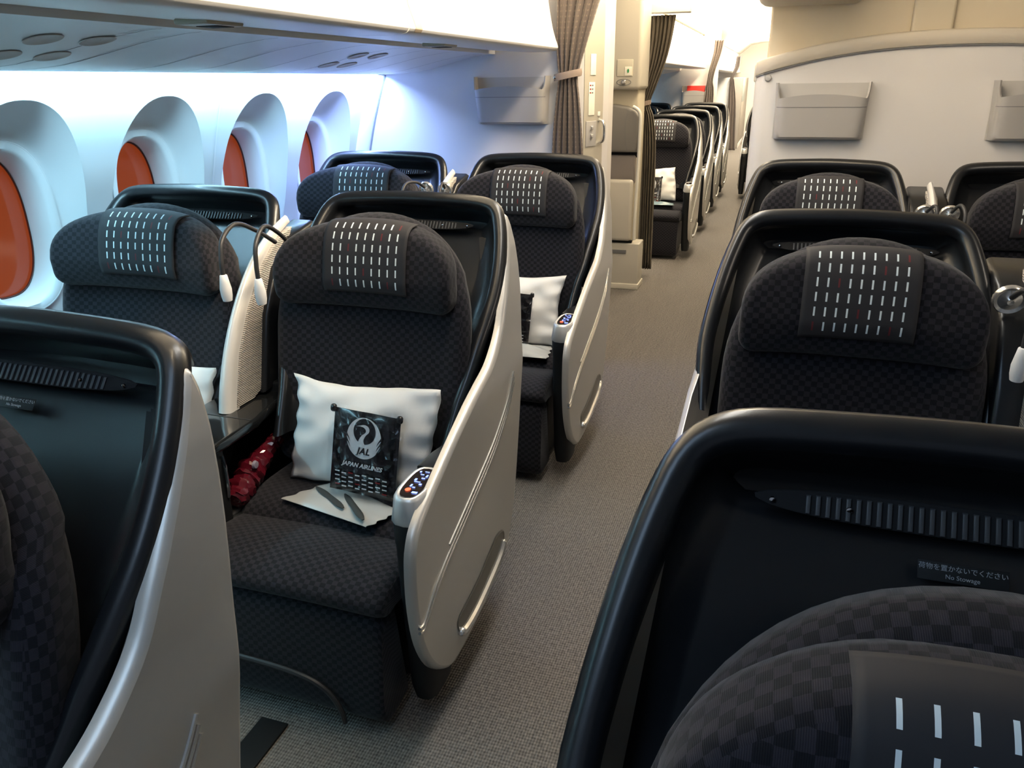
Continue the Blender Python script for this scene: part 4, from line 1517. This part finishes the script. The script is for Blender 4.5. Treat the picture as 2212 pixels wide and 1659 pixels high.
# far cabin
FY = LY + 5.04
fS = build_seat(1, 1.0, 0.018, far=True, label='', group=GF)
far_labels = ['dark far-cabin aisle seat with a pillow on it, just past the dark curtain', 'second dark aisle seat of the far cabin, counted from the dark curtain',
              'third dark aisle seat of the far cabin, counted from the dark curtain', 'fourth dark aisle seat of the far cabin, beside the far tan curtain']
fS.location = (XA - 0.0, FY, 0)
fS['label'] = far_labels[0]
for k in range(1, 4):
    o = copy_tree(fS)
    o.location = (XA, FY + PITCH_Y * k, 0)
    o['label'] = far_labels[k]
fW = build_seat(1, 1.1, 0.02, far=True, label='blue-lit far window seat seen right of the dark curtain', group=GF, window=True)
fW.location = (XW, FY + PITCH_Y * 3, 0)
o = copy_tree(fW)
o.location = (XW, FY + PITCH_Y * 2, 0)
o['label'] = 'far window seat half hidden by the dark curtain, ahead of the blue-lit one'
fC = build_seat(-1, 0.92, 0, far=True, label='far centre-block seat peeking past the right bulkhead edge, lowest in the aisle', group=GF)
fC.location = (-0.085, 9.65, 0)
for k, lb in ((1, 'second far centre-block seat peeking past the right bulkhead edge'), (2, 'third far centre-block seat peeking past the right bulkhead edge'), (3, 'farthest centre-block seat arm peeking past the right bulkhead edge')):
    o = copy_tree(fC)
    o.location = (-0.085, 9.65 + 1.2 * k, 0)
    o['label'] = lb


# ------------------------------------------------------------------ consoles between seats
def goose(e, base, tip_pts, name='reading_lamp', disc=True, tilt=(0.1, -0.1, -1)):
    r = B()
    pts = sm([Vector(base)] + [Vector(p) for p in tip_pts], 7)
    r.tube(pts, 0.0055, 10)
    stem = r.obj('lamp_stem', RUB, e)
    end = pts[-1]
    d = (pts[-1] - pts[-3]).normalized()
    zz = Vector((0, 0, 1)).rotation_difference(d).to_matrix().to_4x4()
    h = B()
    h.lathe([(0.006, -0.002), (0.0085, 0.0), (0.0110, 0.016), (0.0135, 0.032), (0.0128, 0.048), (0.0105, 0.060), (0.0095, 0.0605), (0.006, 0.0585)], Matrix.Translation(end) @ zz, 20)
    ho = h.obj('lamp_head', WHT, e, True, 45)
    ln = B()
    ln.lathe([(0.0001, 0.0600), (0.0085, 0.0600), (0.0085, 0.0615), (0.0001, 0.0620)], Matrix.Translation(end) @ zz, 16)
    ln.obj('lamp_lens', RUB, ho)
    if disc:
        k = B()
        q = Vector(base)
        k.lathe([(0.0001, 0.012), (0.006, 0.013), (0.013, 0.007), (0.021, 0.004), (0.027, 0.0075), (0.029, 0.005), (0.030, -0.002)], Matrix.Translation(q) @ Matrix.Rotation(PI / 2 + 0.25, 4, 'X'), 26)
        k.obj('lamp_base', SILB, e)


def console(xl, xr, y0, label, group, blade=True, left_lamp=None, right_lamp=None, detail=True):
    """double console between two seats; x given in the world, y0 row front"""
    xc = (xl + xr) / 2
    e = empty('seat_console', (xc, y0, 0), label, 'console', group)
    hw = (xr - xl) / 2
    # body with a pocket open to the right
    B().box(-hw, hw, 0.02, 0.80, 0.02, 0.355, 0.010).obj('console_body', BLKM, e)
    b = B()
    b.box(-hw, hw, 0.02, 0.215, 0.35, 0.545, 0.008)
    b.box(-hw, hw, 0.50, 0.80, 0.35, 0.60, 0.008)
    b.box(-hw, -hw + 0.05, 0.20, 0.52, 0.35, 0.545, 0.004)
    b.obj('console_frame', BLKM, e)
    t = B()
    topo = [(-hw, 0.03), (hw - 0.035, 0.03), (hw + 0.005, 0.08), (hw + 0.012, 0.20), (hw + 0.010, 0.34), (hw - 0.008, 0.43), (hw - 0.01, 0.52), (-hw, 0.52)]
    slab(t, topo, lambda u, v, d: Vector((u, v, d)), 0.545, 0.572, 0.008)
    t.obj('table_top', TRAY, e)
    sl = B()
    sl.rings([[(x, 0.32 + d, 0.5727) for x in [-hw + 0.003 + (2 * hw) * k / 10 for k in range(11)]] for d in (0, 0.003)], False)
    sl.obj('table_seam', RUB, e, False)
    # seat-back housing between the shells
    hz = B()
    ho = [(0.47, 0.58), (0.80, 0.58), (0.84, 0.80), (0.83, 0.965), (0.78, 0.985), (0.66, 0.955), (0.58, 0.89), (0.52, 0.78)]
    slab(hz, ho, lambda u, v, d: Vector((d, u, v)), -hw * (0.95 if hw < 0.07 else 0.42), hw * (0.95 if hw < 0.07 else 0.42), 0.012)
    hz.obj('console_housing', BLK, e)
    if detail:
        cl = B()
        cl.tube(sm([(hw + 0.001, 0.205, 0.42), (hw + 0.006, 0.203, 0.45), (hw + 0.006, 0.203, 0.50), (hw + 0.001, 0.205, 0.53)], 4), 0.0045, 8)
        cl.obj('pocket_latch', CHR, e)
    # curved pearl divider blade
    if blade:
        bl = B()
        fr = sm([Vector(p) for p in [(0.335, 0.573), (0.352, 0.64), (0.392, 0.735), (0.452, 0.83), (0.53, 0.915), (0.62, 0.975), (0.70, 1.005)]], 6)
        sec = []
        for i, p in enumerate(fr):
            f = i / (len(fr) - 1)
            w = 0.019 * (1 - f) + 0.009 * f
            d = (fr[min(i + 1, len(fr) - 1)] - fr[max(i - 1, 0)]).normalized()
            nx = Vector((-d.y, d.x))       # towards the passenger and up
            prof = [(-w * 0.9, 0.030 * (1 - f) + 0.014), (-w, 0.014), (-w * 0.9, 0.006), (-w * 0.55, -0.003), (0, -0.006), (w * 0.55, -0.003), (w * 0.9, 0.006), (w, 0.014), (w * 0.9, 0.030 * (1 - f) + 0.014)]
            sec.append([(x + 0.002, p.x + (-nx.x) * s, p.y + (-nx.y) * s) for x, s in prof])
        bl.rings(sec, True, True, True)
        bo = bl.obj('divider_blade', BLADE, e, True, 50)
        rb = B()
        poly = [(0.365, 0.574), (0.44, 0.574), (0.585, 0.63), (0.60, 0.70), (0.565, 0.79), (0.63, 0.885), (0.70, 0.98), (0.64, 0.965), (0.55, 0.905), (0.47, 0.81), (0.41, 0.71)]
        slab(rb, poly, lambda u, v, d: Vector((d, u, v)), -0.010, 0.020, 0.003)
        rb.obj('ribbed_panel', RIB, bo, True, 30)
        sp_ = B()
        slab(sp_, [(0.53, 0.62), (0.66, 0.60), (0.70, 0.74), (0.68, 0.88), (0.60, 0.80), (0.565, 0.72)], lambda u, v, d: Vector((d, u, v)), -0.02, hw - 0.004, 0.008)
        sk = sp_.obj('socket_panel', BLKM, e)
        fm = frame((0.018, 0.548, 0.705), (1, 0, 0), (0, 0.25, 1))
        ic = B()
        ic.tube([fm @ Vector((0.0065 * math.cos(a), 0.006 * math.sin(a), 0.004)) for a in [PI * k / 8 for k in range(9)]], 0.0009, 6)
        for s in (-1, 1):
            ic.box(0.018 + s * 0.0065 - 0.0015, 0.018 + s * 0.0065 + 0.0015, 0.539, 0.543, 0.6985, 0.706, 0.0006)
        ic.obj('headphone_mark', mat('mark_grey', (0.35, 0.36, 0.37), 0.5), sk)
    if left_lamp:
        goose(e, *left_lamp)
    if right_lamp:
        goose(e, *right_lamp)
    return e


GCN = 'consoles between paired seats'
cB = console(-1.348, -1.168, LY, 'dark console with pearl divider blade and two bent reading lamps, left of the packet seat', GCN,
             left_lamp=((0.060, 0.56, 0.965), [(0.050, 0.50, 1.005), (0.055, 0.42, 1.035), (0.072, 0.345, 1.015), (0.078, 0.322, 0.970), (0.079, 0.320, 0.935)], 'reading_lamp', False),
             right_lamp=((0.100, 0.56, 0.965), [(0.110, 0.50, 1.005), (0.125, 0.43, 1.030), (0.138, 0.375, 1.000), (0.141, 0.362, 0.955), (0.141, 0.362, 0.920)], 'reading_lamp', False))
cC = console(-1.348, -1.168, LY + PITCH_Y, 'dark console between the two seats in front of the left bulkhead', GCN,
             left_lamp=((-0.03, 0.50, 0.955), [(-0.045, 0.45, 0.985), (-0.06, 0.38, 0.985), (-0.065, 0.34, 0.93), (-0.066, 0.34, 0.89)]),
             right_lamp=((0.05, 0.50, 0.955), [(0.06, 0.45, 0.985), (0.075, 0.40, 0.975), (0.075, 0.37, 0.93), (0.075, 0.37, 0.89)]))
cR = console(0.437, 0.562, CY + PITCH_Y, 'dark console with two chrome lamp bases below the right bulkhead pockets', GCN,
             left_lamp=((-0.034, 0.495, 0.935), [(-0.02, 0.45, 0.965), (-0.014, 0.42, 0.955), (-0.012, 0.41, 0.89), (-0.012, 0.41, 0.85)]),
             right_lamp=((0.036, 0.495, 0.935), [(0.052, 0.45, 0.970), (0.062, 0.41, 0.95), (0.062, 0.40, 0.89), (0.062, 0.40, 0.85)]))
cS = console(0.437, 0.562, CY, 'dark console with a large chrome lamp base and white lamp at the right edge', GCN,
             left_lamp=((-0.050, 0.590, 0.943), [(-0.048, 0.53, 0.975), (-0.053, 0.46, 0.985), (-0.061, 0.41, 0.965), (-0.064, 0.40, 0.925), (-0.064, 0.40, 0.905)]))


# ------------------------------------------------------------------ pillows, packets, bags
def pillow(w, h, T0, mtx, label, seed, group='white pillows on the seats'):
    rnd = random.Random(seed)
    ph = [rnd.uniform(0, 6.28) for _ in range(8)]
    n = 34
    b = B()
    for side in (1, -1):
        rg = []
        for i in range(n + 1):
            v = -1 + 2 * i / n
            row = []
            for j in range(n + 1):
                u = -1 + 2 * j / n
                px = u * w / 2 * (1 - 0.055 * (1 - v * v)) + 0.006 * math.sin(3 * v + ph[0]) * abs(u)
                pz = v * h / 2 * (1 - 0.085 * (1 - u * u)) + 0.008 * math.sin(2.4 * u + ph[1]) * abs(v)
                t = T0 * max(0, (1 - abs(u) ** 2.6)) ** 0.62 * max(0, (1 - abs(v) ** 2.6)) ** 0.62
                cr = (1 - abs(u) ** 6) * (1 - abs(v) ** 6)
                wr = 0.0060 * math.sin(9 * u + 5 * v + ph[2]) * abs(u * v) + 0.005 * math.sin(13 * u * v + 4 * u + ph[3]) * (u * u) + 0.004 * math.sin(7 * v - 6 * u + ph[4])
                ed = (abs(u) ** 4) * 0.005 * math.sin(16 * v + ph[5]) + (abs(v) ** 4) * 0.004 * math.sin(14 * u + ph[6])
                row.append((px, pz, side * (t * 0.5) + wr * cr * 1.1 + ed * (1 - cr * .5)))
            rg.append(row)
        if side < 0:
            rg = [list(reversed(r)) for r in rg]
        b.rings(rg, False)
    o = b.obj('pillow', PIL, None, True, None, T=lambda v: v)
    o.data.transform(Matrix())
    o.matrix_world = mtx
    w_ = o.modifiers.new('weld', 'WELD')
    w_.merge_threshold = 0.0006
    return tag(o, label, 'pillow', group)


def crane_logo(parent, T):
    """round emblem: a bird with raised wings closing a ring; T maps packet x, y to 3-D at a small height"""
    R = 0.047
    cy = 0.041

    def flat(pts, h, name, m):
        b = B()
        b.add([T(x, y, h) for x, y in pts], [tuple(range(len(pts)))])
        return b.obj(name, m, parent, False)
    disc = [(R * 0.97 * math.cos(2 * PI * k / 48), cy + R * 1.08 * math.sin(2 * PI * k / 48)) for k in range(48)]
    flat(disc, 0.0012, 'emblem_disc', LOGO)
    k_ = []
    n = 40
    hx, hy, hr = 0.001, cy + 0.017, 0.0300
    hole = [(hx + hr * 0.98 * math.cos(2 * PI * k / n), hy + hr * 1.05 * math.sin(2 * PI * k / n)) for k in range(n)]
    flat(hole, 0.0016, 'emblem_hole', PKT)
    # neck and head of the bird
    neckL = sm([Vector(p) for p in [(-0.014, cy - 0.022), (-0.0135, cy - 0.008), (-0.006, cy + 0.006), (0.003, cy + 0.014), (0.0045, cy + 0.021), (-0.001, cy + 0.0265), (-0.010, cy + 0.0285), (-0.0215, cy + 0.0275)]], 5)
    neckR = sm([Vector(p) for p in [(0.010, cy - 0.022), (0.003, cy - 0.014), (0.000, cy - 0.004), (0.005, cy + 0.008), (0.0125, cy + 0.0165), (0.0135, cy + 0.0245), (0.009, cy + 0.031), (0.000, cy + 0.0335), (-0.010, cy + 0.031), (-0.0215, cy + 0.0275)]], 5)
    flat([(p.x, p.y) for p in neckL] + [(p.x, p.y) for p in reversed(neckR)], 0.0020, 'emblem_bird', LOGO)
    # wing feather notches
    for s in (-1, 1):
        for q in range(3):
            y = cy - 0.004 - 0.0125 * q + 0.012
            x = s * (R * 1.0 - 0.001 * q)
            flat([(x, y + 0.004), (x * 0.80, y - 0.013), (x * 0.74, y - 0.022), (x * 0.86, y - 0.012), (x * 1.02, y - 0.004)], 0.0022, 'emblem_feather', PKT)
    m = Matrix((T(1, 0, 0) - T(0, 0, 0), T(0, 1, 0) - T(0, 0, 0), (T(0, 0, 1) - T(0, 0, 0)))).transposed().to_4x4()
    m.translation = T(0, 0, 0)
    text_obj('emblem_text', 'JAL', 0.022, PKT, parent, m @ Matrix.Translation((0.001, cy - 0.032, 0.0024)), shear=0.25, bold=0.0007, spacing=1.1)
    text_obj('airline_text', 'JAPAN AIRLINES', 0.0145, LOGO, parent, m @ Matrix.Translation((0.0, -0.028, 0.0014)), shear=0.3, bold=0.0005, spacing=1.02)


def packet(mtx, label, w=0.176, h=0.205):
    """printed black cushion-pack in clear film; local x right, y up, z towards the viewer"""
    e = bpy.data.objects.new('amenity_packet', None)
    C.objects.link(e)
    e.matrix_world = mtx
    tag(e, label, 'packet', 'black packets leaning on the pillows')
    b = B()
    n = 18
    for side in (1, -1):
        rg = []
        for i in range(n + 1):
            v = -1 + 2 * i / n
            row = []
            for j in range(n + 1):
                u = -1 + 2 * j / n
                t = 0.014 * (max(0, 1 - u ** 4) * max(0, 1 - v ** 4)) ** 0.5
                row.append((u * w / 2, v * h / 2, side * t * 0.55 + 0.0015 * math.sin(6 * u + 4 * v) * (1 - u * u)))
            rg.append(row)
        if side < 0:
            rg = [list(reversed(r)) for r in rg]
        b.rings(rg, False)
    b.obj('packet_body', PKT, e, True, 60)
    crane_logo(e, lambda x, y, z: Vector((x, y, 0.0098 + z)))
    # dashes along the foot
    for r in range(4):
        for c in range(8):
            red = (c + 3 * r) % 7 == 2
            x = -0.064 + 0.0182 * c
            y = -0.053 - 0.0115 * r + (0.0 if c % 2 else 0.003)
            d = B()
            d.add([(x - 0.0062, y - 0.0016, 0.0122 - 0.0016 * r), (x + 0.0062, y - 0.0016, 0.0122 - 0.0016 * r), (x + 0.0062, y + 0.0016, 0.0122 - 0.0016 * r), (x - 0.0062, y + 0.0016, 0.0122 - 0.0016 * r)], [(0, 1, 2, 3)])
            d.obj('printed_dash', REDP if red else LOGO, e, False)
    # gathered corners and film
    for s in (-1, 1):
        k = B()
        k.box(s * w / 2 - 0.010, s * w / 2 + 0.006, h / 2 - 0.012, h / 2 + 0.008, -0.004, 0.010, 0.007)
        k.obj('gathered_corner', PKT, e)
    f = B()
    rg = []
    rnd = random.Random(4)
    for i in range(17):
        row = []
        for j in range(13):
            row.append((-w / 2 * 1.1 + w * 1.1 * j / 12, -h / 2 * 1.02 + (h * 1.08) * i / 16, 0.0165 + rnd.uniform(-.0015, .0025) - 0.008 * (abs(j - 6) / 6) ** 4))
        rg.append(row)
    f.rings(rg, False)
    fo = f.obj('clear_wrap', FILM, e, True, 60)
    return e


def lean(x, y, z, tilt, yaw=0, roll=0):
    """frame leaning back on the backrest: local z faces the viewer (-y)"""
    return Matrix.Translation((x, y, z)) @ Matrix.Rotation(yaw, 4, 'Z') @ Matrix.Rotation(PI / 2 - tilt, 4, 'X') @ Matrix.Rotation(roll, 4, 'Z')


pillow(0.400, 0.275, 0.085, lean(XA + 0.020, LY + 0.405, 0.527, math.radians(12), 0, -0.03), 'white pillow on the near aisle seat, behind the packet with the bird emblem', 2)
packet(lean(XA + 0.060, LY + 0.340, 0.513, math.radians(12), 0, -0.06), 'black packet with bird emblem on the nearest white pillow')
pillow(0.385, 0.275, 0.085, lean(XA + 0.02, LY + PITCH_Y + 0.405, 0.530, math.radians(16), 0.05, -0.05), 'white pillow on the aisle seat before the bulkhead, warm lit', 5)
packet(lean(XA + 0.02, LY + PITCH_Y + 0.345, 0.500, math.radians(13), 0, -0.04), 'black packet half hidden behind the silver edge of the nearer seat')
pillow(0.38, 0.275, 0.085, lean(XA - 0.02, FY + 0.405, 0.525, math.radians(16), 0.0, 0.10), 'small bright pillow on the first far-cabin seat', 7)
packet(lean(XA - 0.03, FY + 0.345, 0.500, math.radians(13), 0, 0), 'tiny black packet on the pillow of the first far-cabin seat')
pillow(0.38, 0.275, 0.085, lean(XW + 0.085, LY + 0.405, 0.525, math.radians(16), 0.0, 0.0), 'white pillow on the window seat, only its corner visible beside the silver panel', 9)


def bag(name, pts, h, label, cat, m, seed, group=None):
    """flat crumpled bag lying on a cushion; pts: 4 corners in world xy order"""
    rnd = random.Random(seed)
    n = 22
    P = [Vector(p) for p in pts]
    cx = sum((p for p in P), Vector((0, 0, 0))) / 4
    b = B()
    ph = [rnd.uniform(0, 6) for _ in range(5)]
    for side in (1, 0):
        rg = []
        for i in range(n + 1):
            v = i / n
            row = []
            for j in range(n + 1):
                u = j / n
                p = P[0] * (1 - u) * (1 - v) + P[1] * u * (1 - v) + P[2] * u * v + P[3] * (1 - u) * v
                k = (math.sin(PI * u) * math.sin(PI * v)) ** 0.6
                z = side * k * h * (0.8 + 0.35 * math.sin(9 * u + ph[0]) * math.sin(6 * v + ph[1]) + 0.2 * math.sin(17 * u * v + ph[2])) + 0.001 * side
                row.append(p - cx + Vector((0.004 * math.sin(20 * v + ph[3]) * (1 if u in (0, 1) else 0), 0, z + 0.0)))
            rg.append(row)
        if not side:
            rg = [list(reversed(r)) for r in rg]
        b.rings(rg, False)
    e = empty(name, cx, label, cat, group)
    b.obj('bag_film', m, e, True, 60)
    return e


zc = 0.396
g1 = bag('slipper_bag', [(XA - 0.145, LY + 0.275, zc - 0.004), (XA + 0.115, LY + 0.225, zc - 0.008), (XA + 0.165, LY + 0.300, zc), (XA - 0.06, LY + 0.385, zc + 0.002)], 0.010,
         'crumpled grey-green plastic bag lying flat on the near aisle seat, in front of the packet', 'plastic bag', BAGG, 3, 'plastic bags on the seats')
for k, (x, y, a) in enumerate(((-0.045, 0.005, 0.55), (0.035, -0.018, 0.75))):
    s = B()
    s.tube([Vector((x + math.cos(-a) * t, y + math.sin(-a) * t, 0.0125 - 0.003 * abs(t) / 0.07)) for t in [-0.07 + 0.14 * q / 10 for q in range(11)]], [0.002, .006, .008, .009, .0085, .008, .0085, .009, .009, .007, .003], 8)
    for v_ in s.v:
        v_.z = 0.0095 + (v_.z - 0.010) * 0.35
    s.obj('slipper', SLIP, g1)
g2 = bag('slipper_bag', [(XA - 0.10, LY + PITCH_Y + 0.225, zc), (XA + 0.205, LY + PITCH_Y + 0.235, zc), (XA + 0.19, LY + PITCH_Y + 0.36, zc + 0.004), (XA - 0.12, LY + PITCH_Y + 0.345, zc + 0.004)], 0.026,
         'folded grey plastic bag on the aisle seat before the bulkhead', 'plastic bag', BAGG, 8, 'plastic bags on the seats')
g3 = bag('slipper_bag', [(XA - 0.17, FY + 0.225, zc), (XA + 0.18, FY + 0.235, zc), (XA + 0.16, FY + 0.33, zc + 0.004), (XA - 0.15, FY + 0.33, zc + 0.004)], 0.022,
         'shiny bluish plastic bag on the first far-cabin seat', 'plastic bag', mat('blue_shiny_bag', (0.18, 0.26, 0.30), 0.15, bump=0.9, bscale=25, coat=0.6), 10, 'plastic bags on the seats')

# red wrapped headset in the console pocket
rd = empty('headset_bag', (-1.19, LY + 0.32, 0.42), 'crumpled red plastic wrapped headset in the console pocket left of the pillow', 'headset bag')
b = B()
rnd = random.Random(11)
path = sm([(0.010, -0.085, -0.030), (0.004, -0.045, -0.018), (-0.002, 0.0, 0.0), (0.0, 0.06, 0.022), (0.006, 0.12, 0.045)], 8)
rad = []
for i, p in enumerate(path):
    f = i / (len(path) - 1)
    rad.append((0.020 + 0.014 * math.sin(PI * min(1, f * 1.15)) ** 0.7) * (1 + rnd.uniform(-.16, .16)))
b.tube(path, rad, 14)
for v_ in b.v:
    v_ += Vector((rnd.uniform(-1, 1), rnd.uniform(-1, 1), rnd.uniform(-1, 1))) * 0.0035
b.obj('red_wrap', REDB, rd, True, 28)
b = B()
b.lathe([(0.0005, 0.007), (0.009, 0.006), (0.011, 0.0)], Matrix.Translation((0.026, -0.01, 0.035)) @ Matrix.Rotation(PI / 2, 4, 'Y'), 14)
b.obj('ear_pad', mat('pad_violet_grey', (0.25, 0.22, 0.28), 0.4), rd)
ld = B().box(-0.04, 0.012, -0.125, -0.06, -0.075, -0.06, 0.006)
ld.obj('cord_plug', RUB, rd)
